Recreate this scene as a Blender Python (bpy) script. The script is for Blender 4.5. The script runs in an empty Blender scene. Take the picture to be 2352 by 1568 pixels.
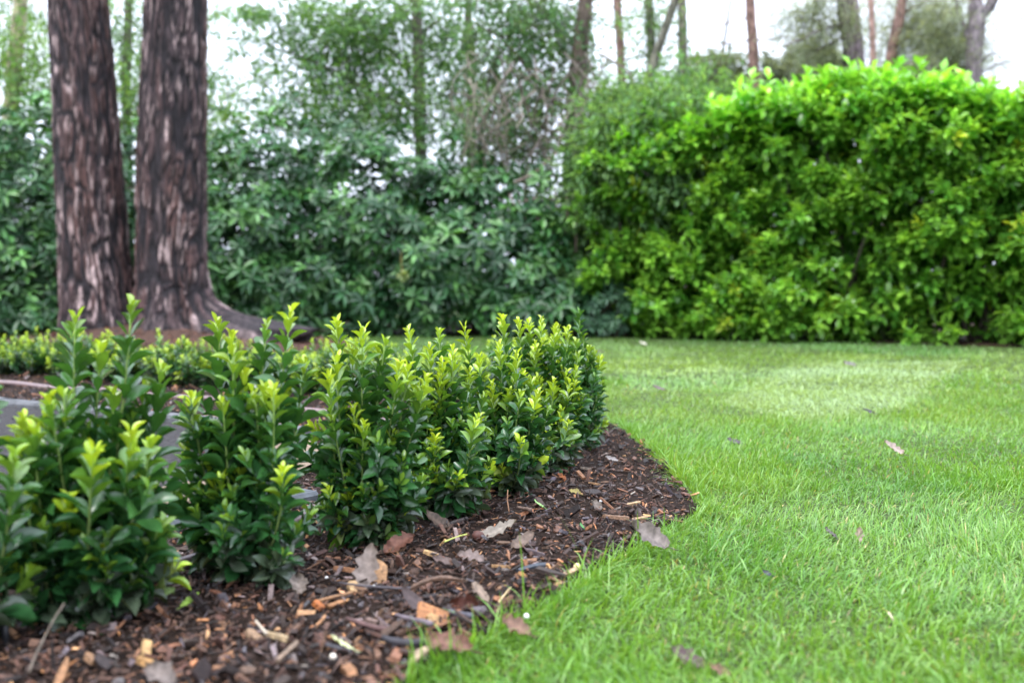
import bpy, math
import numpy as np
from mathutils import Vector, Matrix

rng = np.random.default_rng(11)
S = bpy.context.scene
COL = S.collection
PI = math.pi

# ------------------------------------------------------------------ camera, sky, sun, exposure
CAM_H, FPX, CX, CY, HOR = 0.50, 2287.0, 1176.0, 784.0, 675.0     # photo measured in a 2352 px wide frame
PITCH = math.atan((CY - HOR) / FPX)
cam_d = bpy.data.cameras.new('camera')
cam_d.lens, cam_d.sensor_width = 35.0, 36.0
cam_d.clip_start, cam_d.clip_end = 0.02, 400.0
cam_d.dof.use_dof = True
cam_d.dof.focus_distance = 2.32
cam_d.dof.aperture_fstop = 2.8
cam = bpy.data.objects.new('camera', cam_d)
COL.objects.link(cam)
cam.location = (0, 0, CAM_H)
cam.rotation_euler = (PI / 2 - PITCH, 0, 0)
S.camera = cam

SUN_EL, SUN_AZ = math.radians(62), math.radians(205)             # azimuth clockwise from +Y
world = bpy.data.worlds.new('World')
S.world = world
world.use_nodes = True
wt = world.node_tree
wt.nodes.clear()
sky = wt.nodes.new('ShaderNodeTexSky')
sky.sky_type = 'NISHITA'
sky.sun_disc = False
sky.sun_elevation, sky.sun_rotation = SUN_EL, SUN_AZ
sky.air_density, sky.dust_density, sky.ozone_density = 1.0, 4.0, 1.0
hs = wt.nodes.new('ShaderNodeHueSaturation')
hs.inputs['Saturation'].default_value = 0.30
mixw = wt.nodes.new('ShaderNodeMix')
mixw.data_type = 'RGBA'
mixw.inputs[0].default_value = 0.80
# the cloud sheet of an overcast day: three times brighter overhead than at the horizon
wtc = wt.nodes.new('ShaderNodeTexCoord')
wsx = wt.nodes.new('ShaderNodeSeparateXYZ')
wmr = wt.nodes.new('ShaderNodeMapRange')
wmr.inputs[1].default_value, wmr.inputs[2].default_value = 0.0, 1.0
wmr.inputs[3].default_value, wmr.inputs[4].default_value = 1.0, 3.0
wcl = wt.nodes.new('ShaderNodeVectorMath')
wcl.operation = 'SCALE'
wcl.inputs[0].default_value = (4.9, 5.4, 6.5)
wt.links.new(wtc.outputs['Generated'], wsx.inputs[0])
wt.links.new(wsx.outputs['Z'], wmr.inputs[0])
wt.links.new(wmr.outputs[0], wcl.inputs['Scale'])
wt.links.new(wcl.outputs[0], mixw.inputs[7])
bg = wt.nodes.new('ShaderNodeBackground')
bg.inputs['Strength'].default_value = 0.13
wo = wt.nodes.new('ShaderNodeOutputWorld')
wt.links.new(sky.outputs[0], hs.inputs['Color'])
wt.links.new(hs.outputs[0], mixw.inputs[6])
wt.links.new(mixw.outputs[2], bg.inputs['Color'])
wt.links.new(bg.outputs[0], wo.inputs['Surface'])

sun_d = bpy.data.lights.new('sun', 'SUN')
sun_d.energy, sun_d.angle, sun_d.color = 1.0, math.radians(22), (1.0, 0.96, 0.90)
sun = bpy.data.objects.new('sun', sun_d)
COL.objects.link(sun)
sdir = Vector((math.sin(SUN_AZ) * math.cos(SUN_EL), math.cos(SUN_AZ) * math.cos(SUN_EL), math.sin(SUN_EL)))
sun.rotation_euler = sdir.to_track_quat('Z', 'Y').to_euler()
sun.location = (0, -5, 20)

vs = S.view_settings
vs.view_transform, vs.look, vs.gamma, vs.use_curve_mapping = 'Standard', 'None', 1.0, False
vs.exposure = 1.36
S.display_settings.display_device = 'sRGB'
cy = S.cycles
cy.use_denoising = True
cy.max_bounces, cy.diffuse_bounces, cy.glossy_bounces, cy.transmission_bounces = 8, 4, 2, 5
cy.transparent_max_bounces = 4
cy.use_adaptive_sampling = True
cy.adaptive_threshold = 0.01
cy.caustics_reflective = cy.caustics_refractive = False

# ------------------------------------------------------------------ photo measurements -> places
CP, SP = math.cos(PITCH), math.sin(PITCH)


def ray(x, y):
    u, v = (x - CX) / FPX, -(y - CY) / FPX
    return np.array([u, CP + v * SP, v * CP - SP])


def ground(x, y, z=0.0):
    r = ray(x, y)
    t = (z - CAM_H) / r[2]
    return np.array([r[0] * t, r[1] * t, z])


def at(x, y, depth):
    r = ray(x, y)
    t = depth / r[1]
    return np.array([r[0] * t, depth, CAM_H + r[2] * t])


# ------------------------------------------------------------------ noise
_tab = np.random.default_rng(5).random((256, 256))


def vnoise(x, y):
    x = np.asarray(x, float); y = np.asarray(y, float)
    xi, yi = np.floor(x).astype(int), np.floor(y).astype(int)
    fx, fy = x - xi, y - yi
    fx, fy = fx * fx * (3 - 2 * fx), fy * fy * (3 - 2 * fy)
    a, b = _tab[xi & 255, yi & 255], _tab[(xi + 1) & 255, yi & 255]
    c, d = _tab[xi & 255, (yi + 1) & 255], _tab[(xi + 1) & 255, (yi + 1) & 255]
    return (a * (1 - fx) + b * fx) * (1 - fy) + (c * (1 - fx) + d * fx) * fy


def fnoise(x, y, o=3):
    s, a, t = 0, 1.0, 0
    for k in range(o):
        s = s + a * vnoise(np.asarray(x) * 2 ** k + 17 * k, np.asarray(y) * 2 ** k + 31 * k)
        t += a
        a *= 0.5
    return s / t


def inpoly(px, py, poly):
    ins = np.zeros(len(px), bool)
    n = len(poly)
    j = n - 1
    for i in range(n):
        xi, yi = poly[i][0], poly[i][1]
        xj, yj = poly[j][0], poly[j][1]
        if yi != yj:
            c = ((yi > py) != (yj > py)) & (px < (xj - xi) * (py - yi) / (yj - yi) + xi)
            ins ^= c
        j = i
    return ins


# ------------------------------------------------------------------ geometry collecting
class Geo:
    def __init__(self):
        self.v, self.t, self.q, self.c, self.n = [], [], [], [], 0

    def add(self, V, tris=None, quads=None, C=None):
        V = np.asarray(V, float).reshape(-1, 3)
        self.v.append(V)
        if tris is not None and len(tris):
            self.t.append(np.asarray(tris, int).reshape(-1, 3) + self.n)
        if quads is not None and len(quads):
            self.q.append(np.asarray(quads, int).reshape(-1, 4) + self.n)
        if C is None:
            C = (1, 1, 1)
        C = np.asarray(C, float)
        if C.ndim == 1:
            C = np.tile(C, (len(V), 1))
        self.c.append(C)
        self.n += len(V)

    def inst(self, tm, M, T, C):
        """copies of template tm: frames M (N,3,3; columns are the axes), places T, colours C"""
        N = len(T)
        if not N:
            return
        V = np.einsum('nij,kj->nki', M, tm['v']) + T[:, None, :]
        k = len(tm['v'])
        off = (np.arange(N) * k)[:, None, None]
        tr = (tm['t'][None] + off).reshape(-1, 3) if len(tm['t']) else None
        qu = (tm['q'][None] + off).reshape(-1, 4) if len(tm['q']) else None
        cc = (C[:, None, :] * tm['s'][None, :, :]).reshape(-1, 3)
        self.add(V.reshape(-1, 3), tr, qu, cc)

    def mesh(self, name, mat, smooth=True, origin=(0, 0, 0)):
        me = bpy.data.meshes.new(name)
        V = np.concatenate(self.v) - np.asarray(origin)
        C = np.concatenate(self.c)
        t = np.concatenate(self.t) if self.t else np.zeros((0, 3), int)
        q = np.concatenate(self.q) if self.q else np.zeros((0, 4), int)
        me.vertices.add(len(V))
        me.vertices.foreach_set('co', V.astype(np.float32).ravel())
        nl, npoly = len(t) * 3 + len(q) * 4, len(t) + len(q)
        me.loops.add(nl)
        me.loops.foreach_set('vertex_index', np.concatenate([t.ravel(), q.ravel()]).astype(np.int32))
        me.polygons.add(npoly)
        st = np.concatenate([np.arange(len(t)) * 3, len(t) * 3 + np.arange(len(q)) * 4]).astype(np.int32)
        me.polygons.foreach_set('loop_start', st)
        me.polygons.foreach_set('use_smooth', np.full(npoly, smooth, bool))
        a = me.attributes.new('tint', 'FLOAT_COLOR', 'POINT')
        a.data.foreach_set('color', np.concatenate([C, np.ones((len(C), 1))], 1).astype(np.float32).ravel())
        if mat:
            me.materials.append(mat)
        me.update(calc_edges=True)
        return me

    def build(self, name, mat, parent=None, kind=None, smooth=True, origin=(0, 0, 0)):
        if parent is not None:
            origin = parent.location
        o = bpy.data.objects.new(name, self.mesh(name, mat, smooth, origin))
        COL.objects.link(o)
        if parent is not None:
            o.parent = parent
        else:
            o.location = origin
        if kind:
            o['kind'] = kind
        return o

    def tube(self, pts, rad, sides=6, C=(1, 1, 1), cap=True):
        P = np.asarray(pts, float)
        n = len(P)
        rad = np.broadcast_to(np.asarray(rad, float), (n,))
        T = np.gradient(P, axis=0)
        T /= np.linalg.norm(T, axis=1)[:, None] + 1e-9
        ref = np.array([1.0, 0, 0]) if abs(T[0][0]) < 0.8 else np.array([0, 1.0, 0])
        A = np.cross(T, ref)
        A /= np.linalg.norm(A, axis=1)[:, None] + 1e-9
        B = np.cross(T, A)
        th = np.arange(sides) * 2 * PI / sides
        V = P[:, None] + rad[:, None, None] * (np.cos(th)[None, :, None] * A[:, None] + np.sin(th)[None, :, None] * B[:, None])
        i, j = np.meshgrid(np.arange(n - 1), np.arange(sides), indexing='ij')
        j2 = (j + 1) % sides
        Q = np.stack([i * sides + j, i * sides + j2, (i + 1) * sides + j2, (i + 1) * sides + j], -1).reshape(-1, 4)
        V = V.reshape(-1, 3)
        tris = []
        if cap:
            V = np.concatenate([V, P[:1], P[-1:]])
            a, b = n * sides, n * sides + 1
            for k in range(sides):
                tris += [(a, (k + 1) % sides, k), (b, (n - 1) * sides + k, (n - 1) * sides + (k + 1) % sides)]
        self.add(V, tris, Q, C)


def empty(name, loc, label, cat, group=None):
    o = bpy.data.objects.new(name, None)
    COL.objects.link(o)
    o.location = [float(a) for a in loc]
    o.empty_display_size = 0.1
    o['label'], o['category'] = label, cat
    if group:
        o['group'] = group
    return o


def tag(o, label, cat, group=None):
    o['label'], o['category'] = label, cat
    if group:
        o['group'] = group
    return o


def unit(v):
    v = np.asarray(v, float)
    return v / (np.linalg.norm(v, axis=-1, keepdims=True) + 1e-9)


def frames(d, up, L, W, roll=None):
    """columns: side*W, d*L, normal*L"""
    d = unit(d)
    s = np.cross(d, up)
    bad = np.linalg.norm(s, axis=1) < 1e-3
    s[bad] = (1, 0, 0)
    s = unit(s)
    n = np.cross(s, d)
    if roll is not None:
        c, sn = np.cos(roll)[:, None], np.sin(roll)[:, None]
        s, n = s * c + n * sn, n * c - s * sn
    L, W = np.asarray(L)[:, None], np.asarray(W)[:, None]
    return np.stack([s * W, d * L, n * L], -1)


def leaf_template(prof, fold=0.25, curl=0.12, mid=1.25, cup=0.0, stalk=0.0):
    """oval leaf from (0,0,0) along +Y, length 1, half width 0.5, V-folded on its midrib and curled down"""
    ts = np.linspace(0, 1, len(prof))
    v, s, q, t = [], [], [], []
    rows = []
    for k, (tt, w) in enumerate(zip(ts, prof)):
        z = -curl * tt * tt + cup * math.sin(tt * PI)
        if w == 0:
            rows.append((len(v),))
            v.append((0, tt, z)); s.append((mid * .95, mid * .95, mid))
        else:
            i = len(v)
            rows.append((i, i + 1, i + 2))
            v += [(-.5 * w, tt, z + fold * .5 * w), (0, tt, z), (.5 * w, tt, z + fold * .5 * w)]
            s += [(1, 1, 1), (mid, mid * .97, mid), (1, 1, 1)]
    for a, b in zip(rows[:-1], rows[1:]):
        if len(a) == 1 and len(b) == 3:
            t += [(a[0], b[1], b[0]), (a[0], b[2], b[1])]
        elif len(a) == 3 and len(b) == 1:
            t += [(a[0], a[1], b[0]), (a[1], a[2], b[0])]
        elif len(a) == 3:
            q += [(a[0], a[1], b[1], b[0]), (a[1], a[2], b[2], b[1])]
    return dict(v=np.array(v, float), t=np.array(t, int).reshape(-1, 3), q=np.array(q, int).reshape(-1, 4), s=np.array(s, float))


OVAL = [leaf_template([0, .45, .85, 1.0, .78, 0], f, c, 1.3, u) for f, c, u in ((.35, .10, .03), (.5, .22, .05), (.25, -.05, .0), (.6, .05, .04))]
LONG = [leaf_template([0, .8, 1., 0], f, c, 1.25) for f, c in ((.3, .18), (.45, .08), (.2, .3))]
BROAD = [leaf_template([0, .72, 1., .92, 0], f, c, 1.15) for f, c in ((.25, .15), (.4, .05), (.15, .28))]
PLAIN = [leaf_template([0, 1., 0], .3, c, 1.1) for c in (.1, .3)]
SMALL = [leaf_template([0, 1., 0], .4, c, 1.0) for c in (.05, .25)]


def leaf_parts(parent, fam, M, T, C, mat, top, name='leaf', score=None, rest='foliage', nbins=20):
    """the TOP best-showing leaves as parts, the others joined in one part"""
    N = len(T)
    var = rng.integers(0, len(fam), N)
    if top:
        if score is None:
            area = np.linalg.norm(M[:, :, 0], axis=1) * np.linalg.norm(M[:, :, 1], axis=1)
            nrm = unit(M[:, :, 2])
            view = unit(np.array([0, 0, CAM_H]) - T)
            dist = np.linalg.norm(T - np.array([0, 0, CAM_H]), axis=1)
            front = np.exp(-(T[:, 1] - np.percentile(T[:, 1], 3)) / (0.35 * (T[:, 1].max() - T[:, 1].min()) + 1e-3))
            score = area / dist ** 2 * (0.35 + np.abs((nrm * view).sum(1))) * front
        px = CX + T[:, 0] / np.maximum(T[:, 1], .1) * FPX
        score = np.where((px < -30) | (px > 2380), 0, score)
        sel = np.argsort(-score)[:top]
    else:
        sel = np.zeros(0, int)
    rest_i = np.setdiff1d(np.arange(N), sel)
    if len(sel):
        pal = C[rng.choice(sel, min(nbins, len(sel)), replace=False)]
        bins = np.argmin(((C[sel][:, None] - pal[None]) ** 2).sum(-1), 1)
        cache = {}
        loc = np.array(parent.location)
        for i, b in zip(sel, bins):
            key = (int(b), int(var[i]))
            if key not in cache:
                g = Geo()
                g.inst(fam[key[1]], np.eye(3)[None], np.zeros((1, 3)), pal[b][None])
                cache[key] = g.mesh(name, mat)
            o = bpy.data.objects.new(name, cache[key])
            COL.objects.link(o)
            o.parent = parent
            m = Matrix.Identity(4)
            for r in range(3):
                for c in range(3):
                    m[r][c] = M[i, r, c]
                m[r][3] = T[i, r] - loc[r]
            o.matrix_basis = m
    if len(rest_i) and rest:
        g = Geo()
        for k in range(len(fam)):
            ii = rest_i[var[rest_i] == k]
            g.inst(fam[k], M[ii], T[ii], C[ii])
        return g.build(rest, mat, parent, kind='stuff')


# ------------------------------------------------------------------ materials
def new_mat(name):
    m = bpy.data.materials.new(name)
    m.use_nodes = True
    nt = m.node_tree
    nt.nodes.clear()
    return m, nt, nt.nodes.new, nt.links.new


def leaf_mat(name, rough=0.4, spec=0.5, trans=0.3, under=(1.25, 1.2, 1.3), vary=0.25, scale=60):
    m, nt, N, Lk = new_mat(name)
    at_ = N('ShaderNodeAttribute'); at_.attribute_name = 'tint'
    geo = N('ShaderNodeNewGeometry')
    tc = N('ShaderNodeTexCoord')
    no = N('ShaderNodeTexNoise'); no.inputs['Scale'].default_value = scale; no.inputs['Detail'].default_value = 3
    Lk(geo.outputs['Position'], no.inputs['Vector'])
    mr = N('ShaderNodeMapRange')
    mr.inputs[1].default_value, mr.inputs[2].default_value = 0.3, 0.7
    mr.inputs[3].default_value, mr.inputs[4].default_value = 1 - vary, 1 + vary
    Lk(no.outputs[0], mr.inputs[0])
    mul = N('ShaderNodeVectorMath'); mul.operation = 'SCALE'
    Lk(at_.outputs['Color'], mul.inputs[0]); Lk(mr.outputs[0], mul.inputs['Scale'])
    un = N('ShaderNodeVectorMath'); un.operation = 'MULTIPLY'; un.inputs[1].default_value = under
    Lk(mul.outputs[0], un.inputs[0])
    mx = N('ShaderNodeMix'); mx.data_type = 'VECTOR'
    Lk(geo.outputs['Backfacing'], mx.inputs[0]); Lk(mul.outputs[0], mx.inputs[4]); Lk(un.outputs[0], mx.inputs[5])
    pb = N('ShaderNodeBsdfPrincipled')
    Lk(mx.outputs[1], pb.inputs['Base Color'])
    pb.inputs['Roughness'].default_value = rough
    pb.inputs['Specular IOR Level'].default_value = spec
    tr = N('ShaderNodeBsdfTranslucent')
    ty = N('ShaderNodeVectorMath'); ty.operation = 'MULTIPLY'; ty.inputs[1].default_value = (1.9, 1.7, 0.8)
    Lk(mul.outputs[0], ty.inputs[0]); Lk(ty.outputs[0], tr.inputs['Color'])
    ms = N('ShaderNodeMixShader'); ms.inputs[0].default_value = trans
    Lk(pb.outputs[0], ms.inputs[1]); Lk(tr.outputs[0], ms.inputs[2])
    out = N('ShaderNodeOutputMaterial')
    Lk(ms.outputs[0], out.inputs['Surface'])
    return m


def tint_mat(name, rough=0.8, spec=0.3, vary=0.35, scale=40, bump=0.0, bscale=120, stretch=(1, 1, 1)):
    m, nt, N, Lk = new_mat(name)
    at_ = N('ShaderNodeAttribute'); at_.attribute_name = 'tint'
    tc = N('ShaderNodeTexCoord')
    mp = N('ShaderNodeMapping'); mp.inputs['Scale'].default_value = stretch
    Lk(tc.outputs['Object'], mp.inputs['Vector'])
    no = N('ShaderNodeTexNoise'); no.inputs['Scale'].default_value = scale; no.inputs['Detail'].default_value = 5
    Lk(mp.outputs[0], no.inputs['Vector'])
    mr = N('ShaderNodeMapRange')
    mr.inputs[1].default_value, mr.inputs[2].default_value = 0.3, 0.7
    mr.inputs[3].default_value, mr.inputs[4].default_value = 1 - vary, 1 + vary
    Lk(no.outputs[0], mr.inputs[0])
    mul = N('ShaderNodeVectorMath'); mul.operation = 'SCALE'
    Lk(at_.outputs['Color'], mul.inputs[0]); Lk(mr.outputs[0], mul.inputs['Scale'])
    pb = N('ShaderNodeBsdfPrincipled')
    Lk(mul.outputs[0], pb.inputs['Base Color'])
    pb.inputs['Roughness'].default_value = rough
    pb.inputs['Specular IOR Level'].default_value = spec
    if bump:
        n2 = N('ShaderNodeTexNoise'); n2.inputs['Scale'].default_value = bscale; n2.inputs['Detail'].default_value = 4
        Lk(mp.outputs[0], n2.inputs['Vector'])
        b = N('ShaderNodeBump'); b.inputs['Strength'].default_value = bump; b.inputs['Distance'].default_value = 0.004
        Lk(n2.outputs[0], b.inputs['Height']); Lk(b.outputs[0], pb.inputs['Normal'])
    out = N('ShaderNodeOutputMaterial')
    Lk(pb.outputs[0], out.inputs['Surface'])
    return m


M_GLOSS = leaf_mat('glossy_evergreen_leaf', 0.26, 0.6, 0.20, vary=.18)
M_RHODO = leaf_mat('rhododendron_leaf', 0.34, 0.42, 0.14, (1.3, 1.25, 1.2), scale=14)
M_LAUREL = leaf_mat('laurel_leaf', 0.28, 0.6, 0.25, scale=14)
M_TREE = leaf_mat('tree_leaf', 0.5, 0.35, 0.38, scale=10)
M_GRASS = leaf_mat('grass_blade', 0.32, 0.6, 0.32, (1.1, 1.1, 1.1), vary=.12, scale=25)
M_STEM = tint_mat('stem_bark', 0.7, 0.3, 0.3, 80)
M_BARK = tint_mat('tree_bark', 0.8, 0.25, 0.75, 26, 0.9, 45, (1, 1, .3))
M_CHIP = tint_mat('wood_chip', 0.62, 0.35, 0.45, 190, 0.5, 420, (1, 1, 1))
M_SOIL = tint_mat('dark_soil', 0.95, 0.06, 0.5, 60, 0.9, 160)
M_LAWN = tint_mat('lawn_thatch', 0.9, 0.1, 0.45, 35, 0.6, 90)
M_TARMAC = tint_mat('tarmac', 0.95, 0.10, 0.6, 70, 0.9, 140)
M_SAND = tint_mat('pale_grit', 0.85, 0.25, 0.35, 260, 0.8, 300)
M_CONC = tint_mat('concrete', 0.9, 0.15, 0.45, 22, 0.5, 120)
M_PIPE = tint_mat('brown_plastic', 0.42, 0.45, 0.12, 30)
M_DEAD = leaf_mat('dead_leaf', 0.6, 0.3, 0.12, (1.1, 1.1, 1.1), vary=.3, scale=120)
M_STONE = tint_mat('pebble', 0.6, 0.4, 0.2, 80)

# ------------------------------------------------------------------ the ground
def sheet(name, poly, z, mat, tint, cell=None, zfun=None, tfun=None):
    """a flat or softly uneven sheet bounded by poly, cut into cells"""
    from mathutils.geometry import delaunay_2d_cdt
    P = np.array([[p[0], p[1]] for p in poly])
    pts = [Vector(p) for p in P]
    if cell:
        x0, y0 = P.min(0); x1, y1 = P.max(0)
        X, Y = np.meshgrid(np.arange(x0, x1, cell), np.arange(y0, y1, cell))
        X, Y = X.ravel() + rng.uniform(-.25, .25, X.size) * cell, Y.ravel() + rng.uniform(-.25, .25, X.size) * cell
        k = inpoly(X, Y, P)
        pts += [Vector((a, b)) for a, b in zip(X[k], Y[k])]
    n = len(P)
    co, _, fc, *_ = delaunay_2d_cdt(pts, [(i, (i + 1) % n) for i in range(n)], [list(range(n))], 1, 1e-6)
    V = np.array([[c[0], c[1], z] for c in co])
    if zfun is not None:
        V[:, 2] += zfun(V[:, 0], V[:, 1])
        V[:n, 2] = z - .004                                         # the rim lies down on the ground
    F = np.array([f for f in fc if len(f) == 3], int)
    a, b, c = V[F[:, 0]], V[F[:, 1]], V[F[:, 2]]
    flip = np.cross(b - a, c - a)[:, 2] < 0
    F[flip] = F[flip][:, ::-1]
    g = Geo()
    g.add(V, F, None, tint if tfun is None else tfun(V[:, 0], V[:, 1]))
    return g.build(name, mat, kind='structure')


lawn = sheet('lawn', [(-90, -20), (90, -20), (90, 150), (-90, 150)], 0.0, M_LAWN, (.050, .075, .022))

EDGE = [(900, 1640), (960, 1568), (1040, 1520), (1095, 1490), (1150, 1462), (1230, 1420), (1300, 1378), (1370, 1322), (1440, 1282),
        (1505, 1238), (1565, 1207), (1614, 1172), (1608, 1194), (1592, 1150), (1560, 1120), (1532, 1085), (1500, 1050), (1460, 1015), (1420, 990),
        (1380, 973), (1330, 960)]
EDGEW = [ground(*p)[:2] for p in EDGE]
BED = [np.array(p) for p in [(-0.05, 0.6)]] + EDGEW + [np.array(p) for p in [(0.22, 4.35), (-.05, 4.45), (-1.0, 4.95), (-3.2, 6.35), (-6.5, 8.4), (-6.5, 0.6)]]


def bed_z(x, y):
    return 0.012 * fnoise(np.asarray(x) * 9, np.asarray(y) * 9, 3) + 0.010 * fnoise(np.asarray(x) * 2.5 + 9, np.asarray(y) * 2.5)


bed = sheet('mulch_bed', BED, 0.006, M_SOIL, (.020, .013, .010), cell=0.045, zfun=bed_z)

# path between the two hedges: tarmac, a pale gritty patch at its end, a kerb on the far side
FK = [ground(x, y, .05) for x, y in ((-700, 862), (-200, 895), (0, 917), (130, 926), (420, 957), (560, 968), (700, 985))]
FK = [p[:2] for p in FK]
NK = [(-0.55, 2.75), (-0.75, 2.32), (-1.0, 2.02), (-1.35, 1.7), (-2.3, .9)]
PATH = [np.array(p) for p in FK] + [np.array(p) for p in NK] + [np.array((-6.0, 0.9)), np.array((-6.0, 5.6))]
path = sheet('path', PATH, 0.030, M_TARMAC, (.038, .035, .035), cell=.12)
GRIT = [np.array(p) for p in [(-1.36, 3.78), (-1.05, 3.83), (-.85, 3.62), (-.52, 2.9), (-.60, 2.36), (-.84, 2.02), (-1.2, 1.72), (-1.29, 1.82), (-.98, 2.14), (-.78, 2.5), (-.74, 2.95), (-.88, 3.45)]]
grit = sheet('grit_path', GRIT, 0.036, M_SAND, (.19, .14, .095), cell=.05)
grit['label'] = 'pale sandy grit strip at the end of the tarmac path'


def offset_line(pts, d):
    P = np.array(pts)
    T = unit(np.gradient(P, axis=0))
    return P + np.stack([-T[:, 1], T[:, 0]], 1) * d


def resample(pts, step):
    P = np.array(pts)
    s = np.r_[0, np.cumsum(np.linalg.norm(np.diff(P, axis=0), axis=1))]
    u = np.linspace(0, s[-1], max(2, int(round(s[-1] / step)) + 1))
    return np.stack([np.interp(u, s, P[:, k]) for k in range(P.shape[1])], 1)


def box_between(g, a, b, w, z0, z1, C, bev=.008):
    a, b = np.array(a), np.array(b)
    t = unit(b - a); n = np.array([-t[1], t[0]])
    sec = [(-w / 2, z0), (-w / 2, z1 - bev), (-w / 2 + bev, z1), (w / 2 - bev, z1), (w / 2, z1 - bev), (w / 2, z0)]
    V = []
    for p in (a, b):
        for o, z in sec:
            V.append((p[0] + n[0] * o, p[1] + n[1] * o, z))
    k = len(sec)
    Q = [(i, (i + 1) % k, k + (i + 1) % k, k + i) for i in range(k)] + [(0, 1, 4, 5), (1, 2, 3, 4), (k + 5, k + 4, k + 1, k), (k + 4, k + 3, k + 2, k + 1)]
    g.add(V, None, Q, C)


def kerb(line, step, w, z1, col, label, name='kerb'):
    P = resample(line, step)
    root = empty(name, (P[0][0], P[0][1], 0), label, 'kerb')
    for a, b in zip(P[:-1], P[1:]):
        g = Geo()
        t = unit(b - a) * .004
        box_between(g, a + t, b - t, w, 0.0, z1 + rng.uniform(-.002, .002), np.array(col) * rng.uniform(.88, 1.1))
        g.build('kerb_stone', M_CONC, root, smooth=False)
    return root


kerb(FK, .45, .09, .052, (.105, .106, .110), 'pale grey concrete kerb along the far side of the tarmac path')
kerb([(-.47, 2.3), (-.70, 2.0), (-1.0, 1.72), (-1.45, 1.32)], .3, .07, .045, (.09, .10, .11), 'blue-grey kerb just behind the front row of young shrubs')


# ------------------------------------------------------------------ irrigation pipes
def pipe(pts, r, col, label, clips=()):
    P = resample(pts, .06)
    P[:, 2] += .004 * np.sin(np.arange(len(P)) * .5)
    root = empty('irrigation_pipe', P[0], label, 'pipe')
    g = Geo(); g.tube(P, r, 10, col); g.build('hose', M_PIPE, root)
    for u in clips:
        k = int(u * (len(P) - 2))
        c, t = P[k], unit(P[k + 1] - P[k])
        h = Geo()
        h.tube([c - t * .012, c + t * .012], r * 1.35, 10, (.02, .02, .022))
        s = np.cross(t, (0, 0, 1))
        h.tube([c + s * r * 1.3 + (0, 0, .012), c + s * r * 1.3 - (0, 0, .05)], .005, 6, (.02, .02, .022))
        h.build('clip', M_PIPE, root)


p1 = [ground(x, y, .045) for x, y in ((-160, 1500), (0, 1424), (120, 1383), (260, 1345), (345, 1318), (440, 1284), (520, 1262), (700, 1190), (860, 1120))]
pipe(p1, .0125, (.15, .11, .115), 'brown-grey irrigation pipe at the foot of the front shrubs', (.15,))
p2 = [ground(x, y, .03) for x, y in ((-500, 842), (-200, 862), (0, 879), (120, 889), (300, 902), (460, 915), (600, 932), (740, 948), (900, 968))]
pipe(p2, .013, (.17, .115, .11), 'thin brown irrigation pipe in front of the low hedge across the path', (.39, .62, .8))

# ------------------------------------------------------------------ tree mound and border soil
MC = np.array([-3.35, 9.45])


def mound_h(x, y):
    d2 = ((np.asarray(x) - MC[0]) / 1.15) ** 2 + ((np.asarray(y) - MC[1]) / 1.0) ** 2
    return .22 * np.exp(-d2 * 1.0)


th = np.linspace(0, 2 * PI, 48, endpoint=False)
MOUND = [np.array((MC[0] + 1.85 * math.cos(t) * (1 + .05 * math.sin(5 * t)), MC[1] + 1.35 * math.sin(t))) for t in th]
sheet('mulch_mound', MOUND, .006, M_SOIL, (.070, .042, .032), cell=.07, zfun=lambda x, y: mound_h(x, y) + .02 * fnoise(x * 12, y * 12))
BORDER = [ground(x, y)[:2] for x, y in ((-700, 766), (200, 767), (640, 769), (1000, 770), (1380, 773), (1700, 780), (2000, 788), (2352, 799), (2800, 812))]
BORDER_POLY = BORDER + [np.array((9.5, 16.)), np.array((-14, 18.))]
sheet('border_soil', BORDER_POLY, .004, M_SOIL, (.028, .017, .012), cell=.22, zfun=lambda x, y: .03 * fnoise(x * 4, y * 4))

# ------------------------------------------------------------------ mulch chips (nobody could count them)
def chip_cols(n):
    pal = np.array([(.012, .0085, .0075), (.022, .014, .011), (.042, .024, .017), (.075, .042, .028), (.13, .068, .036), (.23, .115, .05), (.33, .20, .10), (.12, .105, .10), (.05, .048, .055)])
    p = np.array([.19, .22, .22, .16, .08, .026, .012, .05, .045])
    k = rng.choice(len(pal), n, p=p / p.sum())
    return pal[k] * np.array([1.42, 1.25, 1.18]) * rng.uniform(.7, 1.35, (n, 1)) * rng.uniform(.93, 1.07, (n, 3))


def chip_template(seed):
    r = np.random.default_rng(seed)
    w0, w1, wm = r.uniform(.25, .9), r.uniform(.2, .8), r.uniform(.7, 1.)
    b = r.uniform(-.25, .25)
    V = []
    rows = ((-.5 + r.uniform(0, .1), w0, 0), (0, wm, b), (.5 - r.uniform(0, .1), w1, 0))
    if seed % 3:
        rows = (rows[0], (rows[2][0], max(w1, .55), rows[2][2]))
    for y, w, dz in rows:
        o = r.uniform(-.12, .12)
        for sx, sz in ((-1, -1), (1, -1), (1, 1), (-1, 1)):
            V.append((sx * w * .5 + o, y + r.uniform(-.07, .07), sz * .5 * r.uniform(.6, 1.1) + dz))
    e = len(V) - 4
    Q = [(0, 3, 2, 1), (e, e + 1, e + 2, e + 3)]
    for i in range(0, e, 4):
        for k in range(4):
            Q.append((i + k, i + (k + 1) % 4, i + 4 + (k + 1) % 4, i + 4 + k))
    V = np.array(V)
    return dict(v=V, t=np.zeros((0, 3), int), q=np.array(Q), s=np.tile(r.uniform(.85, 1.15, (len(V), 1)), (1, 3)))


CHIPS = [chip_template(s) for s in range(14)]


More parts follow.
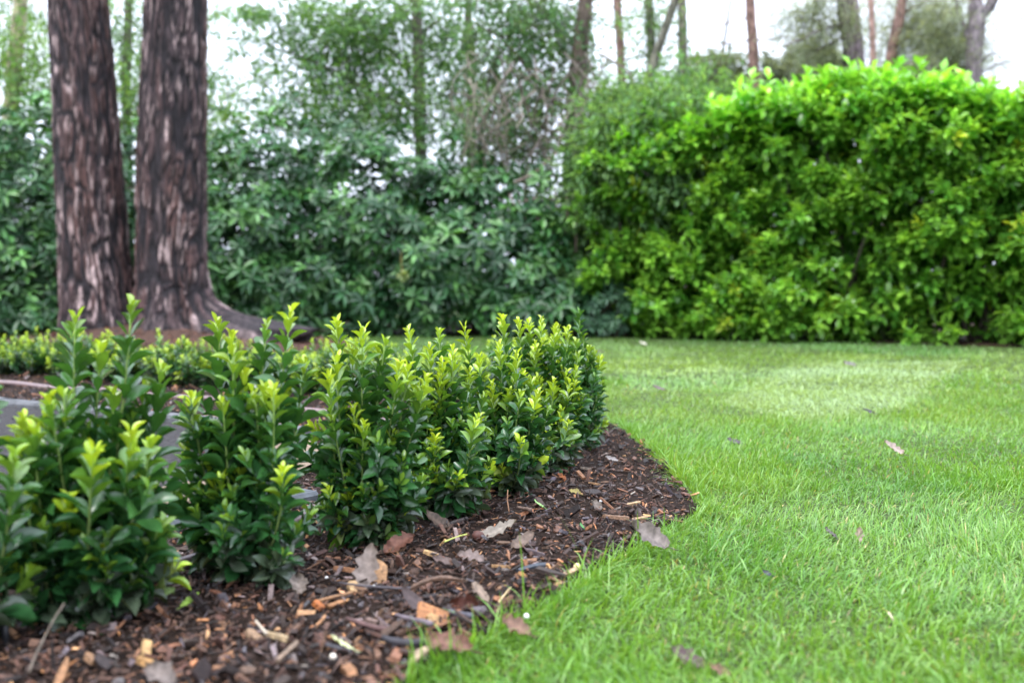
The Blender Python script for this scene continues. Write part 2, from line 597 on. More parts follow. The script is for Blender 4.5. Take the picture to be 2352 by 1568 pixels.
def scatter_chips(g, X, Y, Z, scale=1.0, cmul=1.0):
    n = len(X)
    L = np.clip(rng.lognormal(math.log(.0092), .55, n), .004, .05) * scale
    W = L * np.clip(rng.lognormal(math.log(.30), .5, n), .1, .9)
    H = np.minimum(W * rng.uniform(.15, .6, n), .008)
    az, ti, ro = rng.uniform(0, 2 * PI, n), rng.normal(0, .42, n), rng.normal(0, .55, n)
    d = np.stack([np.cos(az) * np.cos(ti), np.sin(az) * np.cos(ti), np.sin(ti)], 1)
    M = frames(d, np.array([0, 0, 1.0]), L, W, ro)
    M[:, :, 2] *= (H / L)[:, None]
    Zc = Z + rng.uniform(.0, .011, n) + np.abs(np.sin(ti)) * L * .3
    T = np.stack([X, Y, Zc], 1)
    C = chip_cols(n) * cmul
    k = rng.integers(0, len(CHIPS), n)
    for i in range(len(CHIPS)):
        s = k == i
        g.inst(CHIPS[i], M[s], T[s], C[s])


def sample_view(n, y0, y1, power, margin=.35, half=.53):
    """ground points spread over the camera's reach, density falling as 1/distance^power"""
    u = rng.random(n)
    e = 2 - power
    Y = (y0 ** e + u * (y1 ** e - y0 ** e)) ** (1 / e) if abs(e) > 1e-6 else y0 * (y1 / y0) ** u
    X = rng.uniform(-1, 1, n) * (half * Y + margin)
    return X, Y


X, Y = sample_view(98000, .95, 6.6, 1.78)
k = inpoly(X, Y, BED) & ~inpoly(X, Y, PATH)
X, Y = X[k], Y[k]
g = Geo()
scatter_chips(g, X, Y, .006 + bed_z(X, Y), 1.05)
g.build('mulch', M_CHIP, kind='stuff', smooth=False)
a, r_ = rng.uniform(0, 2 * PI, 3500), np.sqrt(rng.random(3500))
X, Y = MC[0] + 1.8 * r_ * np.cos(a), MC[1] + 1.3 * r_ * np.sin(a)
g = Geo()
scatter_chips(g, X, Y, .01 + mound_h(X, Y), 2.6, np.array([1.2, 1.05, 1.0]))
g.build('mulch', M_CHIP, kind='stuff', smooth=False)

LX = rng.uniform(-4.5, -.5, 2600); LY = rng.uniform(1.2, 5.6, 2600)
k = inpoly(LX, LY, PATH) & (rng.random(2600) < np.clip(fnoise(LX * 2, LY * 2) * 1.6 - .3, .1, 1))
g = Geo()
scatter_chips(g, LX[k], LY[k], np.full(k.sum(), .033), 1.1, np.array([1.3, 1.2, 1.2]))
g.build('litter', M_CHIP, kind='stuff', smooth=False)

# ------------------------------------------------------------------ grass
def in_lawn(X, Y):
    return ~(inpoly(X, Y, BED) | inpoly(X, Y, MOUND) | inpoly(X, Y, BORDER_POLY))


SHEEN = [ground(x, y)[:2] for x, y in ((1635, 925), (1820, 836), (2235, 828), (2060, 945), (1860, 972))]  # mowing stripes; the sheen of their leaning blades is painted as paler colour
SHEEN2 = [ground(x, y)[:2] for x, y in ((1370, 940), (1480, 880), (1600, 850), (1900, 832), (1760, 880), (1600, 950), (1440, 985))]


def soft_in(X, Y, poly, r=.18):
    s = np.zeros(len(X))
    for k in range(6):
        s += inpoly(X + rng.normal(0, r, len(X)), Y + rng.normal(0, r, len(X)) * 1.8, poly)
    return s / 6


def grass(n, y0, y1, power, segs, Lm, Wm, XY=None):
    X, Y = sample_view(n, y0, y1, power) if XY is None else XY
    # an uneven, slightly spilling edge against the bed
    k = in_lawn(X, Y)
    X, Y = X[k], Y[k]
    clump = fnoise(X * 3.1 + 40, Y * 3.1, 3)
    k = (rng.random(len(X)) < np.clip(.35 + 1.3 * (clump - .2), .25, 1)) | inpoly(X, Y, SHEEN)
    X, Y, clump = X[k], Y[k], clump[k]
    n = len(X)
    big = fnoise(X * .9 + 11, Y * .9 + 3, 2)
    fine = fnoise(X * 14 + 7, Y * 14, 2)
    pale = np.maximum(soft_in(X, Y, SHEEN, .035), .35 * soft_in(X, Y, SHEEN2, .2))
    L = Lm * np.clip(rng.lognormal(0, .35, n), .4, 2.2) * (.6 + .9 * clump) * (1 - .15 * pale)
    tall = rng.random(n) < .05 * (clump > .5)
    L = np.where(tall, L * 1.5, L)
    W = Wm * rng.uniform(.6, 1.35, n)
    straw = rng.random(n) < (.035 + .07 * (1 - clump)) * (Y < 6)
    L = np.where(straw, L * .6, L)
    fieldaz = 2 * PI * 1.6 * fnoise(X * 1.1 + 3, Y * 1.1 + 60, 2)
    az = np.where(rng.random(n) < .55, fieldaz + rng.normal(0, .7, n), rng.uniform(0, 2 * PI, n))
    lean = np.clip(rng.gamma(3.2, .34, n), .1, 1.9) + .2 * pale
    lean = np.where(tall, lean * .55, lean)
    d = np.stack([np.cos(az), np.sin(az), 0 * az], 1)
    sa = az + PI / 2 + rng.normal(0, .7, n)
    side = np.stack([np.cos(sa), np.sin(sa), rng.normal(0, .15, n)], 1)
    base = np.stack([X, Y, np.full(n, -.004)], 1)
    ts = (0, .38, .72, 1.0) if segs == 3 else (0, .55, 1.0)
    ws = (.8, 1.0, .65, 0) if segs == 3 else (.9, .85, 0)
    droop = np.clip(lean, 0, 1.6)[:, None]
    V = []
    for t, w in zip(ts, ws):
        ang = droop * (.35 + .75 * t)
        p = base + L[:, None] * t * (np.sin(ang) * d + np.cos(ang) * np.array([0, 0, 1.0]))
        if w:
            V += [p - side * (W * w * .5)[:, None], p + side * (W * w * .5)[:, None]]
        else:
            V.append(p)
    V = np.stack(V, 1)
    kk = V.shape[1]
    g1 = np.array([.178, .322, .042]); g2 = np.array([.098, .242, .034]); g3 = np.array([.28, .375, .075])
    u = np.clip(rng.normal(.5, .25, n) + (fine - .5) * .6, 0, 1)[:, None]
    C = g2 * (1 - u) + g1 * u
    dk = np.clip((fnoise(X * 2.2 + 70, Y * 2.2 + 20, 3) - .5) * 3.5 + rng.normal(0, .2, n), 0, 1)[:, None]
    C = C * (1 - .6 * dk) + np.array([.055, .190, .030]) * .6 * dk
    yl = np.clip((big - .42) * 2.6 + rng.normal(0, .22, n), 0, 1)[:, None]
    C = C * (1 - yl * .65) + g3 * yl * .65
    far = np.clip((Y - 7.6) / 2.2, 0, 1)[:, None]
    C = C * (1 - .55 * far) + np.array([.058, .175, .050]) * .55 * far
    dry = straw
    C[dry] = np.array([.42, .34, .14]) * rng.uniform(.6, 1.2, (dry.sum(), 1))
    C = C * (1 - .85 * pale[:, None]) + np.array([.29, .405, .175]) * .85 * pale[:, None]  # blades in the mown stripes coloured lighter to stand for reflected light
    C *= rng.uniform(.68, 1.16, (n, 1))
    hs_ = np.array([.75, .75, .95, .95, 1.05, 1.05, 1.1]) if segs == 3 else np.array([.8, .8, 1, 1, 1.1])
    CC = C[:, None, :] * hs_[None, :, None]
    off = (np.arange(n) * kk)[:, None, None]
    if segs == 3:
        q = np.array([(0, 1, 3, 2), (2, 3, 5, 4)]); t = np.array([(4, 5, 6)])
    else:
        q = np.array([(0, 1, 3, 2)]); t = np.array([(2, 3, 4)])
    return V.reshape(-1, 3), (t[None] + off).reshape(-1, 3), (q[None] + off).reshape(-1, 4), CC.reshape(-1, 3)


g = Geo()
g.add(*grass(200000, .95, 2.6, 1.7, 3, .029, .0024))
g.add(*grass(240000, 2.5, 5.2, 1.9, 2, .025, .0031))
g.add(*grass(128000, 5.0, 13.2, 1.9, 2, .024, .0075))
PP = np.array(SHEEN)
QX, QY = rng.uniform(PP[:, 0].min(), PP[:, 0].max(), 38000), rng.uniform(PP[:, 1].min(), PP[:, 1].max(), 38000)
k = inpoly(QX, QY, SHEEN)
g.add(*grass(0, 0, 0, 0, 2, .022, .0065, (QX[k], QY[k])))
EP = resample(EDGEW, .004)
EP = EP[rng.integers(0, len(EP), 9000)]
ec = np.array([.9, 2.3])
ev = unit(EP - np.array([-.1, 2.2])[None])
EP = EP + ev * np.abs(rng.normal(0, .022, (len(EP), 1)))
g.add(*grass(0, 0, 0, 0, 3, .040, .0026, (EP[:, 0], EP[:, 1])))
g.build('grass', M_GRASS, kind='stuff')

# ------------------------------------------------------------------ the two joined trunks
def trunk(path_pts, rads, nth=190, nz=210, seed=0, flare=None, amp=.075):
    """deeply ridged trunk through path_pts; flare(theta, z) widens the foot"""
    P = np.array(path_pts)
    s = np.linspace(0, 1, len(P))
    u = np.linspace(0, 1, nz) ** 1.25
    C = np.stack([np.interp(u, s, P[:, k]) for k in range(3)], 1)
    R = np.interp(u, s, rads)
    th = np.arange(nth) / nth * 2 * PI
    TH, Z = np.meshgrid(th, C[:, 2])
    cx, cyy = np.cos(TH), np.sin(TH)
    wob = .9 * (fnoise(cx * 1.6 + seed, Z * 1.1 + cyy * 1.6, 2) - .5)
    a = (TH + wob * .55)
    a = a + .10 * (vnoise(cx * 9 + seed + 7, Z * 7 + cyy * 9) - .5)
    # interlacing ridges: two stretched noises folded about their middle; wraps by blending the seam
    def wrapn(fx, fz, o):
        n1 = vnoise(a * fx + o, Z * fz + o); n2 = vnoise((a - 2 * PI) * fx + o, Z * fz + o)
        w = np.clip((TH - 1.75 * PI) / (.25 * PI), 0, 1)
        return n1 * (1 - w) + n2 * w
    r1 = 1 - np.abs(2 * wrapn(6.0, 2.6, seed) - 1)
    r2 = wrapn(6.5, 2.6, seed + 40)
    r3 = wrapn(13, 6, seed + 80)
    groove = np.clip(1 - np.abs(wrapn(6.2, 2.6, seed + 5) - .5) * 6.5, 0, 1)
    groove = np.maximum(groove, np.clip(1 - np.abs(wrapn(9.5, 4.4, seed + 25) - .5) * 7, 0, 1) * .9)
    cross = np.clip(1 - np.abs(wrapn(3.0, 7.5, seed + 60) - .5) * 9, 0, 1) * .6
    h = .55 * r1 + .35 * r2 + .2 * r3 - 1.0 * groove - .35 * cross
    rr = R[:, None] * (1 + amp * (h - .2))
    if flare is not None:
        rr = rr + flare(TH, Z) * (.72 + .6 * wrapn(5, 3.5, seed + 200)) * (1 - .12 * groove)
    V = np.stack([C[:, 0][:, None] + rr * cx, C[:, 1][:, None] + rr * cyy, Z], -1)
    dark = np.array([.014, .011, .013]); mid = np.array([.044, .031, .034]); red = np.array([.085, .041, .034]); pale = np.array([.32, .235, .225])
    gl = np.clip(groove * 1.3 + cross * .6, 0, 1)[..., None]
    m = wrapn(2.2, .8, seed + 90)[..., None]
    col = mid * (1 - m) + red * m
    fl = np.maximum(np.clip((wrapn(11.5, 4.6, seed + 120) - .63) * 8, 0, 1), .75 * np.clip((wrapn(16, 7.5, seed + 170) - .66) * 8, 0, 1))
    fl = fl * np.clip((wrapn(3, 1.2, seed + 150) - .12) * 3, 0, 1)
    fl = (fl * (1 - gl[..., 0]))[..., None]
    col = col * (1 - fl) + pale * fl
    col = col * (1 - gl) + dark * gl
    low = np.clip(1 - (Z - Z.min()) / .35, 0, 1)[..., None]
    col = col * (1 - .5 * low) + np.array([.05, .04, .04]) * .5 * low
    i, j = np.meshgrid(np.arange(nz - 1), np.arange(nth), indexing='ij')
    j2 = (j + 1) % nth
    Q = np.stack([i * nth + j, i * nth + j2, (i + 1) * nth + j2, (i + 1) * nth + j], -1).reshape(-1, 4)
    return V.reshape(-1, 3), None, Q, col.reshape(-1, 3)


TD = 9.4
twin = empty('pine_tree', (MC[0], MC[1], .1), 'large tree with two thick dark trunks of ridged purple-brown bark joined at the base', 'tree')


def flare_l(TH, Z):
    k = np.exp(-np.clip(Z - .08, 0, None) / .28)
    return .10 * k * (.5 + .5 * np.cos(TH - .2)) + .05 * k * (.5 + .5 * np.cos(3 * TH + .8)) ** 2


def flare_r(TH, Z):
    z = np.clip(Z - .05, 0, None)
    k = np.exp(-z / .24)
    dirr = np.exp(-((((TH + .12 + PI) % (2 * PI)) - PI) / .45) ** 2)
    dirf = np.exp(-((((TH + 1.7 + PI) % (2 * PI)) - PI) / .5) ** 2)
    dirl = np.exp(-((((TH - PI + .35 + PI) % (2 * PI)) - PI) / .5) ** 2)
    zr = np.clip(Z - .235, -.05, None)
    return .10 * k + (.60 * np.exp(-zr / .105)) * dirr + .16 * k * dirf + .30 * k * dirl


def mid_of(x0, x1, y, d):
    return at((x0 + x1) / 2, y, d)


def wid(x0, x1, d):
    return (x1 - x0) / FPX * d / 2


lp, lr = [], []
for x0, x1, y in ((152, 318, 758), (146, 300, 690), (141, 292, 600), (136, 284, 480), (131, 272, 330), (124, 256, 160), (116, 243, 0), (100, 220, -320)):
    lp.append(mid_of(x0, x1, y, TD)); lr.append(wid(x0, x1, TD))
rp, rr_ = [], []
for x0, x1, y in ((318, 478, 758), (318, 474, 690), (318, 470, 600), (318, 469, 480), (322, 469, 330), (330, 470, 160), (337, 471, 0), (344, 468, -320)):
    rp.append(mid_of(x0, x1, y, TD - .05)); rr_.append(wid(x0, x1, TD))
lp[0][2] = rp[0][2] = .03
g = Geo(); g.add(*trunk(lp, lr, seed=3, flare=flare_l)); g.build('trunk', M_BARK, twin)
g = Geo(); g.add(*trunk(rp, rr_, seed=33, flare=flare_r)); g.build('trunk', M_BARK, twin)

# ------------------------------------------------------------------ rhododendrons
def bush_shell(n, c, rx, ry, h, seed, front=.78, shell=.72):
    """points and outward directions on a lumpy mound of foliage from the ground to h"""
    az = np.where(rng.random(n) < front, rng.uniform(PI, 2 * PI, n), rng.uniform(0, PI, n))
    el = np.arcsin(np.clip(rng.uniform(-.68, 1, n), -1, 1))
    d = np.stack([np.cos(az) * np.cos(el), np.sin(az) * np.cos(el), np.sin(el)], 1)
    lump = 1 + .52 * (fnoise(az * 2.6 + seed, el * 3.4 + seed, 2) - .5) * 2
    dep = np.where(rng.random(n) < shell, rng.uniform(.88, 1.04, n), rng.uniform(.45, .9, n))
    r = lump * dep
    P = np.stack([c[0] + d[:, 0] * rx * r, c[1] + d[:, 1] * ry * r, .42 * h + d[:, 2] * .58 * h * r], 1)
    k = P[:, 2] > .08
    N = unit(np.stack([d[:, 0] / rx, d[:, 1] / ry, d[:, 2] / (.58 * h)], 1))
    return P[k], N[k]


def whorls(P, N, nl, L, W, droop, cols, jit=.25):
    n = len(P)
    ax = unit(N + np.array([0, -.15, .75]) + rng.normal(0, jit, (n, 3)))
    ref = unit(np.cross(ax, np.array([.31, .2, .93])))
    ref2 = np.cross(ax, ref)
    Ms, Ts, Cs = [], [], []
    off = rng.uniform(0, 2 * PI, n)
    wl = L * rng.uniform(.75, 1.2, n)
    cb = cols[rng.integers(0, len(cols), n)] * rng.uniform(.7, 1.3, (n, 1))
    for k in range(nl):
        a = off + k * 2 * PI / nl * 1.0 + rng.normal(0, .18, n)
        up = rng.normal(-droop, .28, n)
        if k % 3 == 2:
            up = up + .55
        d = unit((np.cos(a)[:, None] * ref + np.sin(a)[:, None] * ref2) + up[:, None] * ax)
        l = wl * rng.uniform(.75, 1.1, n)
        Ms.append(frames(d, ax + rng.normal(0, .15, (n, 3)), l, W * l / L * rng.uniform(.85, 1.15, n)))
        Ts.append(P + d * .012)
        Cs.append(cb * rng.uniform(.85, 1.15, (n, 1)))
    return np.concatenate(Ms), np.concatenate(Ts), np.concatenate(Cs)


RH = np.array([(.026, .086, .024), (.040, .125, .030), (.014, .054, .018), (.078, .190, .046), (.030, .096, .032)])


def rhodo(x, ytop, d, rx, ry, n, label, seed, cols=RH, L=.158, W=.052, top=150, name='rhododendron'):
    c = at(x, ytop, d)
    h = c[2]
    root = empty(name, (c[0], d, 0), label, 'shrub', 'dark evergreen shrubs behind the lawn')
    P, N = bush_shell(int(n * 1.35), (c[0], d), rx, ry, h, seed)
    M, T, C = whorls(P, N, 8, L, W * 1.06, .12, cols)
    leaf_parts(root, LONG, M, T, C, M_RHODO, top)
    g = Geo()
    for k in range(16):
        q = P[rng.integers(0, len(P))]
        b = np.array([c[0] + rng.normal(0, .15), d + rng.normal(0, .1), 0])
        m = (b + q) / 2 + rng.normal(0, .12, 3); m[2] = abs(m[2]) * .9
        t = np.linspace(0, 1, 7)[:, None]
        g.tube((1 - t) ** 2 * b + 2 * t * (1 - t) * m + t * t * q, np.linspace(.022, .006, 7), 5, (.07, .05, .04))
    g.build('stems', M_STEM, root, kind='stuff')
    return root


rhodo(-40, 228, 11.6, 1.5, 1.2, 720, 'bluish-green rhododendron beside the twin trunks at the edge of the garden', 1)
rhodo(40, 560, 11.2, .9, .7, 240, 'low rhododendron filling the dark foot of the planting, beside the twin trunks', 5)
rhodo(95, 300, 12.7, .9, .8, 300, 'rhododendron top showing close beside the slimmer twin trunk', 51)
rhodo(300, 330, 12.6, 1.3, 1.0, 420, 'rhododendron seen in the gap between the twin trunks', 7)
rhodo(560, 305, 12.3, 1.15, 1.0, 560, 'tall dark rhododendron right behind the thicker twin trunk', 12)
rhodo(850, 325, 12.6, 1.35, 1.1, 680, 'broad rhododendron in the middle with a faded pale flower head low on its front', 19)
rhodo(700, 560, 11.9, .95, .75, 330, 'low rhododendron bulging over the lawn strip, in front of taller ones', 23)
rhodo(1110, 385, 12.3, 1.3, .95, 600, 'rhododendron with drooping leaves under the bare tangled stems', 29)
rhodo(1350, 410, 12.9, .85, .7, 380, 'dark glossy shrub behind the hanging stems and the leaning trunk', 47)
rhodo(1240, 660, 11.7, .75, .5, 200, 'small dark rhododendron low beside the hollow, next to the laurel hedge', 31)
YG = np.array([(.075, .17, .045), (.10, .21, .05), (.06, .15, .045), (.17, .24, .05)])
rhodo(1300, 545, 12.0, .62, .5, 260, 'small yellowish-green shrub in the hollow under the hanging stems', 37, YG, .085, .028, 80, 'shrub')
rhodo(1390, 640, 11.6, .42, .4, 150, 'grey-green shrub tucked against the shaded end of the laurel hedge', 41, np.array([(.05, .12, .06), (.06, .14, .065)]), .10, .03, 60, 'shrub')

# faded flower head on the middle rhododendron
mid_r = [o for o in COL.objects if o.get('label', '').startswith('broad rhododendron')][0]
fc = at(925, 632, 11.25)
g = Geo()
n = 26
d = unit(rng.normal(0, 1, (n, 3)) + np.array([0, -.4, -.5]))
g.inst(BROAD[0], frames(d, np.array([0, 0, 1.0]), np.full(n, .085), np.full(n, .045)), np.tile(fc, (n, 1)), np.tile((.42, .50, .22), (n, 1)) * rng.uniform(.7, 1.2, (n, 1)))
g.tube([fc + (0, .0, .0), fc + (-.02, .03, .16), fc + (-.03, .12, .3)], .006, 5, (.3, .25, .08))
g.build('flower_head', M_DEAD, mid_r)

# ------------------------------------------------------------------ laurel hedge
hedge = empty('laurel_hedge', (3.6, 11.2, 0), 'tall bright green laurel hedge with big glossy leaves along the lawn', 'hedge')
B0, B1 = ground(1400, 776)[:2], ground(2700, 806)[:2]
hdir = unit(B1 - B0); hn = np.array([hdir[1], -hdir[0]])           # hn points to the lawn
HL = np.linalg.norm(B1 - B0)


def hedge_top(u):
    """height of the hedge along its run (u in metres)"""
    return np.interp(u / HL, (-.06, .0, .1, .22, .35, .5, .7, .85, 1.0), (2.15, 2.25, 2.3, 2.38, 2.58, 2.62, 2.36, 2.2, 2.1))


def hedge_shoots(n, dmin, dmax):
    u = rng.uniform(-.25, HL, n)
    H = hedge_top(u)
    on_top = rng.random(n) < .2
    v = rng.random(n) ** .95
    z = np.where(on_top, H + rng.uniform(-.28, .03, n) + np.where(rng.random(n) < .3, np.minimum(rng.exponential(.09, n), .22), 0), .06 + v * (H - .06))
    lump = .80 * (fnoise(u * 1.4 + 5, z * 2.1, 2) - .5) + .50 * (fnoise(u * 3.6, z * 5.6 + 9, 2) - .5)
    belly = -.30 * (z / 2.8 - .35) ** 2 * 2.2
    dep = np.where(on_top, rng.uniform(-1.1, .1, n), lump + belly + .12 - rng.uniform(dmin, dmax, n))
    P = np.stack([B0[0] + hdir[0] * u + hn[0] * dep, B0[1] + hdir[1] * u + hn[1] * dep, z], 1)
    if dmax < .5:                                                   # open, shaded places between the leafy tiers
        keep = on_top | (fnoise(u * 3.0 + 31, z * 5.0 + 3, 2) > .455 - .12 * (z / H > .8))
        return P[keep], u[keep], on_top[keep], (z / H)[keep]
    return P, u, on_top, z / H


def laurel_leaves(P, on_top, zf, per, L, W, fade):
    n = len(P)
    out = np.array([hn[0], hn[1], 0])
    along = np.array([hdir[0], hdir[1], 0])
    ax = unit(out[None] * rng.uniform(.5, 1.0, (n, 1)) + along[None] * rng.normal(0, .6, (n, 1)) + np.array([0, 0, 1.0])[None] * rng.uniform(.0, .75, (n, 1)))
    ax[on_top] = unit(ax[on_top] * .45 + np.array([0, 0, 1.0]) + rng.normal(0, .3, (on_top.sum(), 3)))
    r1 = unit(np.cross(ax, np.array([.1, .2, 1.0]))); r2 = np.cross(ax, r1)
    sl = rng.uniform(.18, .34, n)
    hue = rng.random(n)[:, None]
    cb = np.array([.046, .165, .018]) * (1 - hue) + np.array([.160, .345, .038]) * hue
    cb = cb * (1 + .5 * np.clip(zf - .75, 0, .3) / .25)[:, None]  # sky reflection on the upper leaves put into their colour
    yel = (rng.random(n) < .02)[:, None]
    cb = np.where(yel, np.array([.23, .34, .03]), cb) * rng.uniform(.75, 1.25, (n, 1))
    Ms, Ts, Cs = [], [], []
    a0 = rng.uniform(0, 2 * PI, n)
    for k in range(per):
        f = (k + .5) / per
        a = a0 + k * 2.4
        lat = np.cos(a)[:, None] * r1 + np.sin(a)[:, None] * r2
        d = unit(lat * (1.0 - .45 * f) + ax * (.35 + .8 * f) + np.array([0, 0, -.12]))
        l = L * rng.uniform(.7, 1.15, n) * (1 - .25 * f)
        nr = unit(ax * .6 + np.array([0, 0, 1.1]) + rng.normal(0, .22, (n, 3)))
        Ms.append(frames(d, nr, l, W * l / L * rng.uniform(.85, 1.15, n)))
        Ts.append(P + ax * (sl * (f - .6))[:, None])
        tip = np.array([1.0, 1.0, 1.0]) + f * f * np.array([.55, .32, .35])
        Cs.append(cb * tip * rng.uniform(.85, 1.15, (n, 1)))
    return np.concatenate(Ms), np.concatenate(Ts), np.concatenate(Cs)


P, u, ot, zf = hedge_shoots(2600, -.03, .16)
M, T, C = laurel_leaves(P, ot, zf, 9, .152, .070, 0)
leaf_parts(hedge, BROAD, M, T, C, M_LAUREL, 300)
P, u, ot, zf = hedge_shoots(4600, .28, 1.35)
M, T, C = laurel_leaves(P, ot, zf, 9, .19, .10, 0)
leaf_parts(hedge, PLAIN, M, T, C, M_LAUREL, 0, rest='inner_foliage')
g = Geo()
for k in range(60):
    uu = rng.uniform(0, HL)
    b = np.array([B0[0] + hdir[0] * uu - hn[0] * .55, B0[1] + hdir[1] * uu - hn[1] * .55, 0])
    tip = b + np.array([rng.normal(0, .4), rng.normal(-.1, .3), hedge_top(uu) * rng.uniform(.6, .98)])
    m = (b + tip) / 2 + np.array([rng.normal(0, .2), rng.normal(0, .2), 0])
    t = np.linspace(0, 1, 7)[:, None]
    g.tube((1 - t) ** 2 * b + 2 * t * (1 - t) * m + t * t * tip, np.linspace(.03, .006, 7), 5, (.06, .05, .035))
g.build('stems', M_STEM, hedge, kind='stuff')

# ------------------------------------------------------------------ trees beyond
def slim_tree(name, pts, d, bark, label, ivy=0, fork=None, group='slim trees beyond the garden'):
    """pts: (x, y, width) down the photo, lowest first; the trunk goes on to the ground and up out of view"""
    P = [at(x, y, d) for x, y, w in pts]
    R = [w / FPX * d / 2 for x, y, w in pts]
    s = (P[0] - P[1]) / (P[0][2] - P[1][2])
    P = [P[0] - s * P[0][2]] + P
    P[0][2] = 0.0
    R = [R[0] * 1.15] + R
    e = P[-1] - P[-2]
    P.append(P[-1] + unit(e) * 2.2); R.append(R[-1] * .75)
    root = empty(name, P[0], label, 'tree', group)
    Q = resample(np.array([np.r_[p, r] for p, r in zip(P, R)]), .14)
    n = len(Q)
    Q[:, 0] += .012 * (fnoise(np.arange(n) * .5, np.full(n, d)) - .5) * 2
    g = Geo()
    g.tube(Q[:, :3], Q[:, 3] * (1 + .16 * (rng.random(n) - .5)), 12)
    m = len(g.c[0])
    nz = fnoise(np.arange(m) % 12 * .9, np.arange(m) // 12 * .4, 2)[:, None]
    g.c[0] = np.array(bark) * (.55 + .9 * nz)
    g.build('trunk', M_BARK, root)
    if fork:
        for f in fork:
            h = Geo()
            L_ = [at(x, y, d + dz) for x, y, dz in f[0]]
            L_ = resample(np.array(L_), .12)
            L_[1:-1] += rng.normal(0, .012, (len(L_) - 2, 3))
            h.tube(L_, np.linspace(f[1], f[2], len(L_)), 6, np.array(bark) * .8)
            h.build('branch', M_BARK, root)
    if ivy:
        k = rng.integers(0, len(Q), ivy)
        a = rng.uniform(0, 2 * PI, ivy)
        dd = np.stack([np.cos(a), np.sin(a), 0 * a], 1)
        T = Q[k, :3] + dd * (Q[k, 3] + rng.exponential(.035, ivy))[:, None] + np.stack([0 * a, 0 * a, rng.uniform(-.07, .07, ivy)], 1)
        M = frames(unit(dd * .5 + np.array([0, 0, -.6]) + rng.normal(0, .4, (ivy, 3))), dd, rng.uniform(.05, .09, ivy), rng.uniform(.04, .07, ivy))
        g = Geo(); g.inst(SMALL[1], M, T, np.tile((.07, .16, .04), (ivy, 1)) * rng.uniform(.6, 1.4, (ivy, 1)))
        g.build('ivy', M_TREE, root, kind='stuff')
    return root


def crown(root, blobs, col, L=.055, W=.035, twigcol=(.06, .05, .045), fam=SMALL, mat=None, name='crown', sprig=14, droop=.25, dens=1.0):
    """leaf sprays along thin twigs inside blobs (x, y, rx_px, ry_px, depth, depth_radius, n_sprigs)"""
    Ms, Ts, Cs = [], [], []
    tw = Geo()
    for x, y, rx, ry, d, rd, n in blobs:
        c = at(x, y, d)
        n = int(n * dens)
        R = np.array([rx / FPX * d, rd, ry / FPX * d])
        q = unit(rng.normal(0, 1, (n, 3))) * (rng.random((n, 1)) ** .45)
        A = c + q * R
        dr = unit(q + rng.normal(0, .7, (n, 3)) + np.array([0, 0, -droop]))
        l = rng.uniform(.25, .65, n)
        cc = np.array(col)[rng.integers(0, len(col), n)] * rng.uniform(.7, 1.3, (n, 1))
        for i in range(0, n, 2):
            t = np.linspace(0, 1, 4)[:, None]
            tw.tube(A[i] + dr[i] * l[i] * t + np.array([0, 0, -.1]) * t * t, (.006, .005, .004, .002), 3, twigcol, cap=False)
        for k in range(sprig):
            t = rng.random(n)
            s = rng.normal(0, 1, (n, 3))
            Ts.append(A + dr * (l * t)[:, None] + np.array([0, 0, -.1]) * (t * t)[:, None] + s * .035)
            d2 = unit(dr * .6 + s * .8 + np.array([0, 0, -.25]))
            ll = L * rng.uniform(.65, 1.25, n)
            Ms.append(frames(d2, np.array([0, 0, 1.0]) + rng.normal(0, .5, (n, 3)), ll, W * ll / L))
            Cs.append(cc * rng.uniform(.8, 1.2, (n, 1)))
    M, T, C = np.concatenate(Ms), np.concatenate(Ts), np.concatenate(Cs)
    g = Geo()
    v = rng.integers(0, len(fam), len(T))
    for k in range(len(fam)):
        g.inst(fam[k], M[v == k], T[v == k], C[v == k])
    g.build(name, mat or M_TREE, root, kind='stuff')
    tw.build('twigs', M_STEM, root, kind='stuff')


BK_G, BK_R, BK_P, BK_Y = (.10, .095, .07), (.17, .105, .085), (.16, .125, .135), (.27, .245, .15)
LG = [(.12, .25, .06), (.10, .20, .06), (.16, .28, .07)]
DG = [(.085, .19, .075), (.07, .16, .065), (.11, .22, .07)]

t1 = slim_tree('tree', [(26, 240, 36), (36, 120, 34), (48, 0, 32)], 15.5, BK_Y, 'pale mossy yellowish trunk beyond the shrubs, beside the twin trunks')
crown(t1, [(20, 60, 120, 120, 16.5, 1.2, 150), (30, 130, 60, 120, 15.0, .4, 60), (100, 190, 70, 70, 15.5, .8, 80)], LG, .070, .045, dens=1.2)
t2 = slim_tree('tree', [(965, 300, 28), (962, 150, 26), (955, 0, 24)], 14.5, BK_G, 'slender greenish trunk among the small-leaved foliage with sky behind', 160,
               [([(962, 200, 0), (900, 120, .2), (820, 60, .3), (740, 20, .2)], .03, .008), ([(960, 260, 0), (860, 210, -.2), (740, 150, -.2), (600, 100, 0)], .03, .008),
                ([(958, 90, 0), (1030, 30, .2), (1090, -30, .2)], .025, .008)])
crown(t2, [(640, 60, 140, 70, 14.5, .7, 110), (580, 140, 50, 50, 14.5, .5, 22), (760, 70, 110, 90, 14.5, .8, 150), (740, 190, 80, 60, 14.5, .7, 90),
           (860, 150, 100, 130, 14.6, .8, 200), (900, 40, 120, 60, 14.6, .8, 120), (650, 250, 60, 45, 14.2, .6, 50), (800, 270, 110, 50, 14.2, .6, 120), (940, 250, 70, 60, 14.2, .6, 70)], DG + LG[:2], .070, .045, dens=1.2)
t3 = slim_tree('tree', [(1082, 320, 20), (1080, 150, 18), (1074, 0, 16)], 15.2, BK_G, 'thin ivy-dusted trunk half hidden in leaves beside the slender greenish one', 120)
